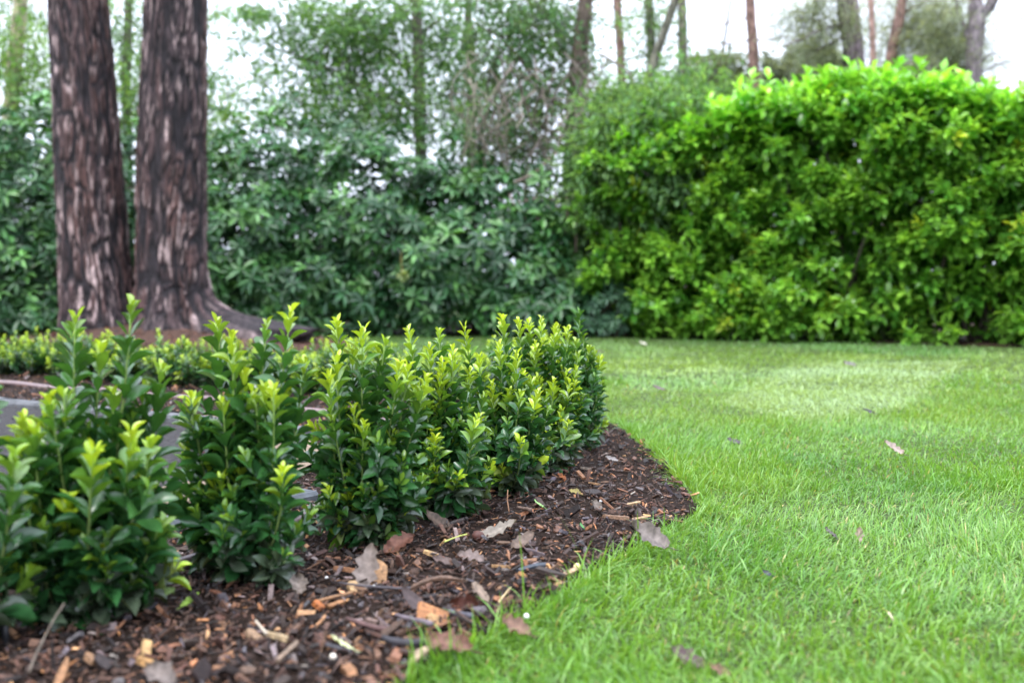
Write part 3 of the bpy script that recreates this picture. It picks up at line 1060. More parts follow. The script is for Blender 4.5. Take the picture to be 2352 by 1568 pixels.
crown(t3, [(1050, 60, 80, 80, 15.2, .8, 110), (1080, 220, 80, 90, 15, .8, 130), (1010, 160, 50, 80, 15, .6, 50)], DG, .070, .045, dens=1.2)
t4 = slim_tree('tree', [(1312, 520, 44), (1316, 330, 42), (1328, 160, 38), (1345, 0, 34)], 13.2, (.10, .075, .06), 'thick dark leaning trunk in the middle above the hollow', 200,
               [([(1320, 270, 0), (1250, 210, -.2), (1195, 140, -.3), (1160, 90, -.3), (1100, 60, -.2)], .035, .01), ([(1316, 300, 0), (1260, 300, -.2), (1215, 270, -.3), (1190, 190, -.4), (1150, 110, -.4)], .03, .01)])
crown(t4, [(1180, 60, 110, 90, 13.4, .8, 190), (1280, 60, 80, 80, 13.4, .7, 130), (1150, 250, 90, 70, 13.2, .6, 110), (1270, 210, 70, 70, 13.2, .6, 90), (1230, 350, 90, 60, 13, .5, 90), (1100, 340, 70, 50, 12.9, .5, 60)], DG + [(.09, .13, .07)], .070, .045, dens=1.2)
t5 = slim_tree('tree', [(1430, 230, 20), (1425, 120, 19), (1417, 0, 18)], 17.5, BK_R, 'slim reddish trunk with a thin bare branch crossing it, sky behind', 40,
               [([(1428, 138, 0), (1380, 152, 0), (1340, 158, 0)], .02, .008), ([(1428, 138, 0), (1480, 128, 0), (1540, 108, 0), (1570, 90, 0)], .018, .007)])
crown(t5, [(1430, 240, 60, 30, 16, .5, 25), (1370, 200, 30, 60, 15, .4, 14)], DG, dens=2.6)
t6 = slim_tree('tree', [(1498, 290, 22), (1497, 120, 20), (1490, 0, 20)], 16.5, BK_G, 'slim trunk thickly wrapped in ivy, between two bare reddish ones', 520)
crown(t6, [(1490, 40, 55, 60, 16.5, .5, 40), (1500, 200, 45, 80, 16.5, .4, 30)], LG, dens=2.6)
t7 = slim_tree('tree', [(1568, 240, 22), (1568, 120, 22), (1566, 0, 20)], 16.8, (.13, .12, .09), 'grey-green slim trunk with patches of ivy above the end of the laurel hedge', 240)
crown(t7, [(1580, 180, 50, 70, 16.6, .5, 26)], LG, dens=2.6)
t8 = slim_tree('tree', [(1734, 220, 26), (1730, 110, 24), (1722, 0, 22)], 18.5, BK_R, 'lone straight reddish-brown trunk against white sky above the hedge', 0,
               [([(1730, 95, 0), (1680, 98, 0), (1600, 102, 0)], .022, .009), ([(1730, 92, 0), (1790, 88, 0), (1840, 80, 0)], .020, .008), ([(1726, 40, 0), (1660, 55, 0), (1580, 70, .3)], .020, .008)])
PN = [(.20, .25, .15), (.17, .22, .135), (.24, .28, .19)]
t9 = slim_tree('pine_tree', [(1975, 190, 32), (1968, 120, 34), (1955, 40, 36), (1952, 0, 36)], 17, BK_P, 'dark twisted double pine trunk, thickest of those above the hedge', 0,
               [([(1950, 150, -.12), (1945, 90, -.14), (1934, 0, -.1), (1925, -60, 0)], .10, .09), ([(1960, 70, -.1), (1900, 105, -.2), (1850, 130, -.2)], .03, .01),
                ([(1960, 45, -.1), (1880, 70, -.4), (1800, 110, -.5)], .03, .012)])
needle = [leaf_template([0, 1., 0], 0, .1, 1.0)]
crown(t9, [(1830, 45, 60, 25, 17, .5, 22), (2010, 130, 60, 40, 18, .5, 26), (1900, 70, 70, 40, 17, .6, 46), (1860, 110, 45, 30, 17, .5, 26), (1890, 10, 60, 30, 17, .6, 34)], PN, .085, .015, (.1, .09, .08), needle, sprig=30, droop=0, dens=2.5)
t10 = slim_tree('tree', [(2008, 190, 14), (2005, 100, 14), (2001, 0, 13)], 16.2, (.27, .17, .14), 'thin pinkish trunk just beside the dark double pine')
t11 = slim_tree('pine_tree', [(2040, 160, 24), (2050, 110, 24), (2066, 40, 24), (2072, 0, 22)], 17.6, BK_R, 'curving reddish pine trunk leaning away from the double pine', 0,
                [([(2068, 30, 0), (2120, 10, 0), (2160, -30, 0)], .03, .01)])
crown(t11, [(2120, 30, 60, 50, 18, .7, 60), (2110, 110, 60, 40, 18, .6, 40), (2020, 30, 40, 40, 18.5, .5, 24)], PN, .085, .015, (.1, .09, .08), needle, sprig=30, droop=0, dens=2.5)
t12 = slim_tree('pine_tree', [(2236, 200, 34), (2238, 120, 36), (2244, 40, 38), (2240, 0, 30), (2234, -60, 26)], 16.5, (.18, .15, .16), 'grey pine trunk that forks near the top, last above the hedge', 0,
                [([(2246, 40, 0), (2268, 20, 0), (2284, -10, 0), (2296, -50, 0)], .10, .08), ([(2228, 95, 0), (2206, 50, .1), (2196, 0, .1), (2190, -40, .1)], .03, .02),
                 ([(2240, 150, 0), (2270, 130, 0), (2300, 118, 0)], .022, .008), ([(2250, 165, 0), (2290, 150, 0), (2330, 135, 0)], .02, .008)])
crown(t12, [(2210, 95, 50, 40, 17.3, .5, 40), (2100, 60, 50, 40, 18, .5, 30), (2175, 60, 60, 60, 17, .7, 66), (2190, 140, 55, 50, 17, .6, 60), (2140, 180, 60, 30, 17, .5, 34), (2290, 150, 40, 20, 17, .4, 8), (2330, 40, 40, 20, 17, .4, 6)], PN, .085, .015, (.1, .09, .08), needle, sprig=30, droop=0, dens=2.5)
# leafy trees without a trunk in view of their own
t13 = slim_tree('tree', [(292, 330, 22), (290, 160, 20), (296, 0, 18)], 16, BK_G, 'leafy green tree filling the gap between the twin trunks', 60)
crown(t13, [(290, 60, 60, 90, 16, .8, 110), (300, 220, 60, 90, 15.5, .7, 140), (500, 250, 40, 100, 15, .5, 70), (500, 20, 40, 30, 15, .5, 12), (490, 330, 50, 60, 14, .5, 60)], LG + DG[:1], .070, .045, dens=1.2)
t14 = slim_tree('evergreen_tree', [(1420, 420, 30), (1440, 330, 26), (1470, 240, 20)], 13.2, BK_G, 'pale grey-green narrow-leaved tree leaning over the end of the laurel hedge', 0)
GG = [(.12, .24, .085), (.095, .20, .07), (.15, .27, .085)]
crown(t14, [(1500, 300, 110, 55, 11.4, .35, 120), (1420, 360, 80, 80, 11.5, .35, 110), (1560, 245, 70, 50, 11.9, .4, 70), (1365, 450, 50, 70, 11.8, .3, 46), (1620, 265, 80, 40, 11.4, .35, 80), (1470, 400, 90, 40, 11.35, .25, 50), (1440, 250, 70, 60, 12.4, .4, 70)], GG, .10, .036, dens=2.6)
for i, (x, y, rx, ry, n, lab) in enumerate(((1650, 190, 90, 50, 120, 'distant grey-green tree above the dip in the laurel hedge'),
                                            (1850, 165, 100, 45, 140, 'distant hazy tree between the lone trunk and the double pine'),
                                            (2120, 190, 120, 40, 120, 'distant hazy tree low behind the pines above the hedge'))):
    tt = slim_tree('distant_tree', [(x, y + 60, 14), (x, y, 12), (x + 3, y - 20, 8)], 30 + i, BK_G, lab, group='distant trees beyond the hedge')
    crown(tt, [(x, y, rx, ry, 30 + i, 1.5, n), (x, y + 80, rx, ry, 30 + i, 1.5, n)], [(.13, .16, .11), (.11, .14, .09)], .20, .12, dens=2.2)

# tangle of bare hanging stems in front of the leaning trunk
vine = empty('climbing_stems', at(1250, 560, 12.2), 'tangle of bare grey-brown climbing stems hanging over the dark hollow', 'climbing plant')
fine = Geo()
for k in range(84):
    x0, y0 = rng.uniform(1060, 1400), rng.uniform(120, 330)
    x1 = x0 + rng.normal(0, 95)
    y1 = y0 + rng.uniform(30, 300)
    d = rng.uniform(11.7, 12.9)
    a, b = at(x0, y0, d), at(x1, min(y1, 620), d + rng.normal(0, .2))
    m = (a + b) / 2 + np.array([rng.normal(0, .4), rng.normal(0, .2), rng.normal(-.05, .25)])
    t = np.linspace(0, 1, 12)[:, None]
    p = (1 - t) ** 2 * a + 2 * t * (1 - t) * m + t * t * b
    p[1:-1] += np.cumsum(rng.normal(0, .012, (10, 3)), 0)
    col = np.array([(.21, .175, .14), (.12, .095, .08), (.26, .22, .18)][k % 3]) * rng.uniform(.7, 1.15)
    if k < 14:
        h = Geo(); h.tube(p, np.linspace(rng.uniform(.010, .016), .006, 12), 6, col); h.build('stem', M_STEM, vine)
    else:
        fine.tube(p, np.linspace(rng.uniform(.007, .013), .004, 12), 4, col, cap=False)
for pts, r in (((1190, 465, 1235, 455, 1290, 462), .014), ((1230, 500, 1260, 520, 1290, 560), .013), ((1322, 440, 1326, 500, 1322, 580), .016), ((1302, 440, 1303, 500, 1300, 560), .014),
               ((1180, 420, 1225, 400, 1280, 350), .014), ((1170, 445, 1180, 470, 1220, 520), .012), ((1275, 430, 1278, 480, 1272, 540), .011)):
    p = resample(np.array([at(pts[i], pts[i + 1], 11.75) for i in (0, 2, 4)]), .05)
    h = Geo(); h.tube(p, r, 6, (.20, .15, .125)); h.build('stem', M_STEM, vine)
fine.build('twigs', M_STEM, vine, kind='stuff')

# ------------------------------------------------------------------ young evergreen shrubs
YOUNG, MIDG, OLD, DUST = np.array([.36, .47, .030]), np.array([.095, .24, .022]), np.array([.021, .078, .022]), np.array([.085, .085, .068])


def young_shrub(base, tops, nextra, spread, hgt, seed, leafL=.040, gold=.5):
    """stems (as point lists) and leaf frames of one plant; tops are the tips seen in the photo"""
    global rng
    st = []
    for (x, y, dd, gd) in tops:
        st.append((at(x, y, base[1] + dd), gd))
    for k in range(nextra):
        a, r = rng.uniform(0, 2 * PI), spread * math.sqrt(rng.random())
        z = hgt * rng.uniform(.5, .93) * (1 - .2 * (r / spread) ** 2)
        st.append((np.array([base[0] + r * math.cos(a), base[1] + r * math.sin(a), z]), gold * rng.uniform(.3, 1.1)))
    paths = []
    for tip, gd in st:
        off = tip[:2] - base[:2]
        b = np.array([base[0] + .22 * off[0] + rng.normal(0, .012), base[1] + .22 * off[1] + rng.normal(0, .012), .006])
        m = np.array([base[0] + .75 * off[0] + rng.normal(0, .012), base[1] + .75 * off[1] + rng.normal(0, .012), tip[2] * .42])
        paths.append((b, m, tip, gd, tip[2], 1))
    for k in range(int(len(st) * 2.5)):
        b0, m0, t0, gd, zt, _ = paths[rng.integers(0, len(st))]
        f = rng.uniform(.04, .60)
        s = (1 - f) ** 2 * b0 + 2 * f * (1 - f) * m0 + f * f * t0
        a = rng.uniform(0, 2 * PI)
        l = rng.uniform(.06, .13)
        dr = np.array([math.cos(a), math.sin(a), 0])
        tip = s + dr * l * .75 + np.array([0, 0, l * rng.uniform(.3, 1.0)])
        tip[2] = max(tip[2], .025)
        m = s + dr * l * .5 + np.array([0, 0, l * .08])
        paths.append((s, m, tip, gold * (.15 if rng.random() < .75 else .9), zt, 0))
    stems, D, U, LL, WW, TT, CC = [], [], [], [], [], [], []
    for b, m, tip, gd, zt, main in paths:
        t = np.linspace(0, 1, 12)[:, None]
        p = (1 - t) ** 2 * b + 2 * t * (1 - t) * m + t * t * tip
        seg = np.r_[0, np.cumsum(np.linalg.norm(np.diff(p, axis=0), axis=1))]
        Ltot = seg[-1]
        if main:
            stems.append(p)
        s = .022 if main else .010
        a = rng.uniform(0, PI)
        step = rng.uniform(.0100, .0138) * leafL / .038
        while s < Ltot + .001:
            f = s / Ltot
            pos = np.array([np.interp(s, seg, p[:, k]) for k in range(3)])
            k0 = min(int(f * 11), 10)
            tan = unit(p[k0 + 1] - p[k0])
            rem = Ltot - s
            young = np.clip(1 - rem / (.02 + .085 * gd), 0, 1) ** .9 * min(1, .35 + gd)
            r1 = unit(np.cross(tan, np.array([.05, .9, .1]))); r2 = np.cross(tan, r1)
            tipf = np.clip(1 - rem / .05, 0, 1)
            for q in (0, 1):
                aa = a + q * PI + rng.normal(0, .22)
                lat = math.cos(aa) * r1 + math.sin(aa) * r2
                el = .55 + .6 * f * f + .75 * tipf + rng.normal(0, .2)
                d = lat + tan * el
                l = leafL * .94 * rng.uniform(.70, 1.2) * (1 - .42 * tipf) * (.82 + .3 * min(1, 3 * (1 - f)) * (f > .1))
                D.append(d); U.append(tan + lat * -.25 + rng.normal(0, .12, 3)); LL.append(l); WW.append(l * rng.uniform(.40, .52) * (1 - .1 * tipf))
                TT.append(pos + unit(lat) * .002)
                zrel = pos[2] / .45
                c = OLD * (1 - young) + (MIDG * (1 - young) + YOUNG * young) * young if young > .02 else OLD.copy()
                if young > .02:
                    w = min(1, young * 1.6)
                    c = OLD * (1 - w) + (MIDG * (1 - young) + YOUNG * young) * w
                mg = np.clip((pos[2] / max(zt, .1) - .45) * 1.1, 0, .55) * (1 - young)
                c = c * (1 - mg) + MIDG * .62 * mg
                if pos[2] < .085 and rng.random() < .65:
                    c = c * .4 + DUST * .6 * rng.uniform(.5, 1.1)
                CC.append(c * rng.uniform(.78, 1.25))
            a += PI / 2 + rng.normal(0, .12)
            s += step * (1 - .35 * tipf) * rng.uniform(.85, 1.15)
    TT = np.array(TT)
    M = frames(np.array(D), np.array(U), np.array(LL), np.array(WW), rng.normal(0, .25, len(LL)))
    return stems, M, TT, np.array(CC)


GRP = 'young glossy evergreen shrubs planted in a row along the bed'


def plant(px, py, tops, nextra, spread, hgt, label, seed, leafL=.040, gold=.5, top=300):
    b = ground(px, py, .012)
    root = empty('young_shrub', b, label, 'shrub', GRP)
    stems, M, T, C = young_shrub(b, tops, nextra, spread, hgt, seed, leafL, gold)
    for p in stems:
        g = Geo()
        n = len(p)
        cc = np.array([.10, .085, .05])[None] * (1 - np.linspace(0, 1, n))[:, None] + np.array([.16, .26, .05])[None] * np.linspace(0, 1, n)[:, None]
        g.tube(p, np.linspace(.0032, .0014, n), 5, np.r_[np.repeat(cc, 5, 0), cc[:1], cc[-1:]])
        g.build('stem', M_STEM, root)
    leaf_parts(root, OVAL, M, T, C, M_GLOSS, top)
    return root


plant(-130, 1500, [(-30, 860, .1, .4), (35, 1042, -.02, .4), (-90, 1060, .0, .3)], 6, .10, .36,
      'young shrub cut off by the frame, its leaves largest and most blurred', 1, .048, .3)
plant(190, 1425, [(173, 730, .06, .35), (302, 702, .05, .3), (111, 918, -.03, .9), (302, 992, -.05, .8), (215, 1026, -.1, .9), (50, 982, .02, .9), (230, 800, .08, .5), (370, 850, .06, .3), (369, 1205, -.02, .25), (345, 1010, .0, .5), (330, 890, .06, .3), (148, 1148, -.06, .9), (80, 1180, -.05, .3), (260, 900, .03, .4)], 16, .100, .40,
      'bushy young shrub under the twin trunks, two tall shoots topped by broad green leaves', 2, .047, .6)
plant(565, 1338, [(500, 737, .03, .5), (534, 772, -.02, 1.0), (611, 746, .05, .3), (668, 714, .03, .7), (437, 908, -.02, .8), (628, 897, -.06, .6), (427, 1035, .0, .3), (648, 1082, -.1, .8), (560, 860, .0, 1.0), (700, 830, .06, .5)], 15, .095, .39,
      'young shrub with a long yellow-gold shoot amid it and dusty grey bottom leaves', 3, .043, .5)
plant(825, 1258, [(772, 737, .03, .8), (834, 754, .0, .9), (808, 787, .05, .8), (757, 861, -.05, 1.0), (885, 784, .04, .3), (771, 814, -.02, .9), (918, 838, -.05, .8), (939, 838, -.03, .8), (979, 865, -.03, .9), (870, 800, .05, .5)], 15, .095, .38,
      'young shrub behind the propped oak leaf, its dark foot ringed with dusty leaves', 4, .041, .6)
plant(1030, 1188, [(939, 757, .0, .9), (986, 794, -.03, .8), (1009, 757, .03, .5), (1039, 804, -.02, .9), (1016, 834, -.05, .9), (999, 1010, -.1, .8), (1009, 865, -.05, .9), (1093, 969, -.13, .6), (1080, 850, .0, .6)], 15, .100, .39,
      'dense dark young shrub just behind the pale oak leaf with the brown gall', 5, .040, .6)
plant(1160, 1135, [(1066, 750, .0, 1.0), (1100, 818, -.04, .9), (1147, 794, -.03, .8), (1154, 730, .02, .8), (1187, 811, -.06, .9), (1194, 1008, -.14, .7), (1234, 908, -.08, .8), (1130, 880, -.05, .8)], 18, .115, .41,
      'full young shrub third from the tip of the row, tips bright yellow-green', 6, .040, .7)
plant(1255, 1082, [(1190, 740, .0, .8), (1244, 730, .02, 1.0), (1214, 740, .03, .8), (1271, 875, -.1, .9), (1308, 878, -.08, .9), (1274, 757, .0, .8), (1305, 754, .04, .7), (1264, 990, -.14, .7), (1230, 790, -.03, .9)], 20, .12, .44,
      'tallest young shrub near the end of the row, crowded with yellow tips', 7, .040, .8)
plant(1318, 1035, [(1331, 714, .0, .0), (1352, 828, -.05, .5), (1378, 821, -.03, .9), (1340, 770, .0, .3), (1300, 760, .06, .8), (1280, 750, .1, .8)], 17, .105, .43,
      'last young shrub against the lawn, one dark shoot rising on top', 8, .040, .4)

# ------------------------------------------------------------------ low hedge across the path
ordn = ['first', 'second', 'third', 'fourth', 'fifth', 'sixth', 'seventh', 'eighth', 'ninth', 'tenth', 'eleventh', 'twelfth', 'thirteenth', 'fourteenth', 'fifteenth', 'sixteenth', 'seventeenth']
HB0, HB1 = np.array([-3.25, 6.15]), np.array([.12, 4.2])
protos = []
rs = np.random.default_rng(4)


def low_shrub_mesh():
    b = np.array([0, 0, .01])
    global at
    stems, M, T, C = young_shrub(b, [], 30, .185, .37, 0, .034, .95)
    g = Geo()
    v = rng.integers(0, 3, len(T))
    for k in range(3):
        g.inst(LONG[k], M[v == k], T[v == k], C[v == k])
    s = Geo()
    for p in stems:
        s.tube(p[::3], np.linspace(.003, .0015, len(p[::3])), 3, (.07, .065, .04), cap=False)
    return g.mesh('foliage', M_GLOSS), s.mesh('stems', M_STEM)


meshes = [low_shrub_mesh() for k in range(4)]
n = 16
for i in range(n):
    p = HB0 + (HB1 - HB0) * (i / (n - 1)) + rs.normal(0, .02, 2)
    o = empty('low_hedge_shrub', (p[0], p[1], .008), f'small blurred shrub of the low hedge across the path, {ordn[i]} from the left', 'shrub', 'low evergreen hedge across the path')
    o.rotation_euler.z = rs.uniform(0, 2 * PI)
    o.scale = (1.0, 1.0, float(rs.uniform(.86, 1.03)) * np.interp(i, (0, 9, 15), (.96, .84, 1.0)))
    for me, nm in zip(meshes[i % 4], ('foliage', 'stems')):
        c = bpy.data.objects.new(nm, me)
        COL.objects.link(c)
        c.parent = o
        c['kind'] = 'stuff'

# ------------------------------------------------------------------ things lying on the bed and lawn
def lobed_leaf(L, W, curl, crumple, col, lobes=4, seed=0, lobing=.45):
    r = np.random.default_rng(seed)
    n = 15
    V, C = [], []
    for i in range(n):
        t = i / (n - 1)
        env = math.sin(PI * min(1, t * .93 + .05)) ** .7
        w = env * (1 - lobing * (.5 + .5 * math.cos(2 * PI * lobes * t + r.uniform(-.4, .4)))) * .5 * W
        bend = curl * L * t * t
        for s, f in ((-1, 1.0), (-1, .5), (0, 0), (1, .5), (1, 1.0)):
            z = bend + crumple * L * (abs(f) ** 1.5 * r.uniform(.2, 1.0) + r.normal(0, .12))
            V.append((s * f * w * r.uniform(.9, 1.1), (t - .5) * L, z))
            C.append(np.array(col) * (1.25 if f == 0 else r.uniform(.8, 1.15)))
    Q = []
    for i in range(n - 1):
        for k in range(4):
            a = i * 5 + k
            Q.append((a, a + 1, a + 6, a + 5))
    g = Geo()
    g.add(V, None, Q, np.array(C))
    g.tube([(0, -.5 * L, 0), (0, -.62 * L, .01 * L), (.02 * L, -.75 * L, .03 * L)], .0011, 5, np.array(col) * .7)
    return g


def chip_geo(L, W, H, col, bend=0, seed=0):
    r = np.random.default_rng(seed)
    n = 6
    V, C = [], []
    for i in range(n):
        t = i / (n - 1) - .5
        w = W * (.5 * r.uniform(.75, 1.05)) * (1 if 0 < i < n - 1 else r.uniform(.55, .95))
        zc = bend * L * (t * t * 4 - 1) * -.25
        sk = r.uniform(-.06, .06) * L
        for sx, sz in ((-1, -1), (1, -1), (1, .7), (.4, 1), (-.5, 1), (-1, .7)):
            V.append((sx * w + r.normal(0, .03) * W, t * L + sk * sx * (1 if i in (0, n - 1) else .2), zc + sz * H * .5 * r.uniform(.8, 1.2)))
            C.append(np.array(col) * r.uniform(.75, 1.25))
    Q = []
    for i in range(n - 1):
        for k in range(6):
            Q.append((i * 6 + k, i * 6 + (k + 1) % 6, i * 6 + 6 + (k + 1) % 6, i * 6 + 6 + k))
    e = (n - 1) * 6
    Q += [(3, 2, 1, 0), (5, 4, 3, 0), (e, e + 1, e + 2, e + 3), (e, e + 3, e + 4, e + 5)]
    g = Geo()
    g.add(V, None, Q, np.array(C))
    return g


def twig_geo(L, r0, col, bend, seed):
    r = np.random.default_rng(seed)
    t = np.linspace(-.5, .5, 11)
    P = np.stack([bend * L * (t * t * 4 - 1) * .25 + np.cumsum(r.normal(0, .006 * L, 11)), t * L, np.cumsum(r.normal(0, .005 * L, 11))], 1)
    g = Geo()
    g.tube(P, r0 * np.linspace(1.1, .7, 11) * r.uniform(.85, 1.15, 11), 7, col)
    return g


def pebble_geo(L, col, seed):
    r = np.random.default_rng(seed)
    g = Geo()
    n, m = 7, 10
    V = [(0, 0, -.38)]
    for i in range(1, n):
        a = PI * i / n
        for j in range(m):
            b = 2 * PI * j / m
            k = r.uniform(.9, 1.08)
            V.append((.5 * math.sin(a) * math.cos(b) * k, .42 * math.sin(a) * math.sin(b) * k, -.38 * math.cos(a) * k))
    V.append((0, 0, .38))
    T, Q = [], []
    for j in range(m):
        T += [(0, 1 + (j + 1) % m, 1 + j), (len(V) - 1, len(V) - 1 - m + j, len(V) - 1 - m + (j + 1) % m)]
        for i in range(n - 2):
            Q.append((1 + i * m + j, 1 + i * m + (j + 1) % m, 1 + (i + 1) * m + (j + 1) % m, 1 + (i + 1) * m + j))
    g.add(np.array(V) * L, T, Q, col)
    return g


def put(g, name, mat, x, y, lift, rot, label, cat, group=None, smooth=True, z0=.02):
    o = bpy.data.objects.new(name, g.mesh(name, mat, smooth))
    COL.objects.link(o)
    p = ground(x, y, z0 + lift)
    o.location = p
    o.rotation_euler = rot
    return tag(o, label, cat, group)


GL, GC, GT = 'dead leaves on the bed', 'wood chips on the bed', 'twigs on the bed'
GREY, TAUPE, RED, DK = (.26, .225, .215), (.22, .16, .13), (.23, .105, .075), (.07, .05, .05)


def oak(x, y, L, W, curl, cr, col, rot, lift, label, seed, lobes=4, lobing=.45):
    col, L, W = np.array(col) * np.array([.56, .54, .51]), L * .86, W * .84
    if abs(rot[2]) > .6:                                            # lean the blade's face out of the litter, the tip side up
        rot = (rot[0], -math.copysign(abs(rot[1]) + .22, rot[2]), rot[2])
    put(lobed_leaf(L, W, curl, cr, col, lobes, seed, lobing), 'oak_leaf', M_DEAD, x, y, lift, rot, label, 'dead leaf', GL)


oak(846, 1310, .092, .058, .25, .10, (.33, .275, .26), (.95, .12, -.35), .030, 'large pale grey oak leaf propped upright on an orange wood block', 1)
oak(916, 1245, .075, .045, -.3, .22, RED, (.75, .25, -.75), .022, 'folded reddish-brown leaf leaning beside the dusty foot of a shrub', 2, 3, .3)
oak(1140, 1224, .100, .055, .18, .08, (.34, .30, .26), (.25, -.1, -1.45), .016, 'pale grey-buff oak leaf lying wide open next to a brown gall', 3)
oak(1200, 1245, .062, .034, .2, .12, TAUPE, (.3, .2, -.8), .014, 'pointed taupe leaf tip poking past the wide open oak leaf', 4, 3, .25)
oak(1004, 1200, .072, .050, .1, .15, (.17, .125, .10), (.5, 0, 1.2), .012, 'brown leaf half tucked beneath the dark dense shrub', 5, 5, .25)
oak(1080, 1278, .062, .040, -.1, .15, (.25, .19, .18), (.2, .1, 1.1), .010, 'mauve-grey wavy leaf lying flat in the middle of the mulch', 6)
oak(1025, 1292, .060, .026, .1, .1, (.16, .11, .10), (.15, .1, 1.35), .008, 'narrow dull brown leaf beside the mauve-grey wavy one', 7, 3, .3)
oak(1490, 1232, .092, .060, .14, .16, (.25, .21, .20), (.55, .35, 1.1), .030, 'large grey leaf resting on the grass edge at the corner of the bed', 8, 4, .3)
oak(1030, 1473, .075, .045, -.3, .22, (.24, .12, .09), (.4, .3, 1.3), .018, 'reddish curled leaf at the grass edge low in the picture', 9, 3, .3)
oak(1185, 1440, .055, .035, .15, .15, (.26, .15, .11), (.3, .2, .9), .012, 'small brown leaf under grass blades at the lawn edge', 10, 3, .3)
oak(950, 1384, .062, .030, .25, .06, (.10, .072, .072), (.5, .1, 1.0), .016, 'dark oblong leaf lying next to a grey stick end', 11, 2, .1)
oak(1064, 1385, .055, .030, -.5, .35, (.10, .035, .025), (.2, .6, 1.2), .014, 'dark red curled leaf like a small open tube', 12, 2, .1)
oak(1105, 1363, .052, .022, .1, .06, (.30, .22, .165), (.35, .1, .55), .012, 'light brown flat leaf scrap next to the dark red curl', 13, 2, .1)
oak(685, 1337, .050, .036, -.5, .35, (.27, .225, .20), (.9, .2, .4), .022, 'crumpled grey-tan leaf like a lump beside the dusty shrub foot', 14, 3, .25)
oak(366, 1545, .060, .040, -.4, .30, (.24, .20, .185), (.6, .2, .9), .020, 'big blurred grey crumpled leaf at the bottom of the picture', 15, 3, .25)
oak(1290, 1093, .045, .026, -.3, .25, (.30, .10, .03), (.6, .2, .5), .014, 'small orange-brown leaf at the foot of the last shrubs', 16, 2, .1)
oak(1320, 1128, .035, .022, -.2, .2, (.35, .30, .10), (.4, .2, 1.0), .012, 'tiny yellowish leaf on the mulch past the hollow oak leaves', 17, 2, .1)
oak(1370, 1160, .050, .035, -.2, .25, (.20, .165, .145), (.6, .2, .3), .014, 'thin skeletal grey-brown leaf standing on the mulch near the corner', 18, 3, .3)
oak(1405, 1055, .045, .03, .1, .12, (.33, .30, .30), (.2, .1, 1.4), .01, 'pale grey leaf flake on the mulch by the lawn edge', 19, 2, .2)
for x, y, L, rz, c, lab, s in ((1238, 1160, .034, 1.0, (.20, .34, .12), 'fresh green leaf fallen on the mulch before the shrubs', 21), (1336, 1208, .018, .5, (.06, .18, .05), 'tiny dark green leaf lying alone on the mulch', 22),
                               (437, 1380, .034, -.6, (.25, .38, .06), 'small lime-green leaf on the dark mulch between two shrubs', 23), (785, 1481, .038, 1.4, (.45, .46, .25), 'pale green leaf shred on the mulch', 24)):
    put(lobed_leaf(L, L * .4, .15, .1, c, 1, s, .05), 'fallen_leaf', M_DEAD, x, y, .012, (.3, .2, rz), lab, 'leaf', 'green leaves on the bed')


def chip(x, y, L, W, H, col, rot, lift, label, seed, bend=0, name='wood_chip'):
    L, W, H, col, lift = L * .8, W * .75, H * .75, np.array(col) * .6, lift * .85
    put(chip_geo(L, W, H, col, bend, seed), name, M_CHIP, x, y, lift, rot, label, 'wood chip' if name == 'wood_chip' else 'bark', GC, smooth=False)


TAN, ORG = (.52, .33, .16), (.36, .16, .055)
chip(868, 1318, .060, .042, .012, (.42, .225, .10), (.85, .1, .15), .018, 'orange wood block standing behind the propped grey leaf', 31)
chip(800, 1308, .060, .018, .010, (.36, .16, .07), (.1, .3, 1.45), .010, 'reddish chip poking out to the side of the propped leaf', 32)
chip(990, 1270, .036, .020, .009, (.60, .37, .17), (.2, .1, 1.3), .012, 'bright tan rectangular chip in the middle of the mulch', 33)
chip(812, 1350, .034, .026, .014, TAN, (.4, .2, .5), .014, 'chunky tan cube-like chip below the propped leaf', 34)
chip(733, 1390, .026, .020, .010, (.42, .13, .03), (.3, .3, .8), .012, 'bright orange chip near the bottom shrubs', 35)
chip(772, 1386, .034, .013, .008, (.36, .17, .07), (.2, .2, -1.1), .010, 'slim brown chip beside the bright orange one', 36)
chip(994, 1424, .026, .024, .010, (.46, .26, .10), (.5, .3, .3), .014, 'small golden chip in front of the curled leaves', 37)
chip(1098, 1352, .040, .020, .006, (.30, .21, .15), (.4, .2, .6), .012, 'flat greyish-tan chip near the lawn, tilted on edge', 38)
chip(1310, 1312, .042, .014, .006, (.44, .29, .17), (.2, .2, -1.0), .012, 'light splintered chip next to the cream pebble', 39)
chip(1222, 1303, .065, .013, .007, (.075, .085, .105), (.1, .2, -1.15), .014, 'blue-grey strip of bark lying across the mulch', 40, .2, 'bark_strip')
chip(1000, 1343, .110, .011, .008, (.17, .095, .06), (.05, .2, -1.15), .020, 'long curved brown strip of bark on the mulch', 41, .55, 'bark_strip')
chip(1415, 1187, .065, .017, .010, (.29, .165, .10), (.05, .15, 1.38), .014, 'long reddish-tan chip near the bed corner', 42)
chip(1455, 1155, .042, .009, .006, (.50, .33, .17), (.1, .2, -1.2), .012, 'narrow pale splinter close to the lawn corner', 43)
chip(1470, 1190, .045, .012, .008, (.42, .27, .14), (.1, .2, -1.25), .012, 'pale chip beside the big grey leaf on the grass edge', 44)
chip(965, 1504, .042, .015, .008, (.50, .37, .23), (.3, .2, -.6), .016, 'pale buff bent chip half in the grass', 45, .4)
chip(870, 1432, .050, .020, .010, (.20, .125, .10), (.2, .2, 1.2), .012, 'brown flaky chip left of the small golden one', 46)
chip(638, 1460, .040, .022, .009, (.46, .33, .18), (.2, .2, 1.4), .012, 'tan blurred chip in the lower mulch', 47)
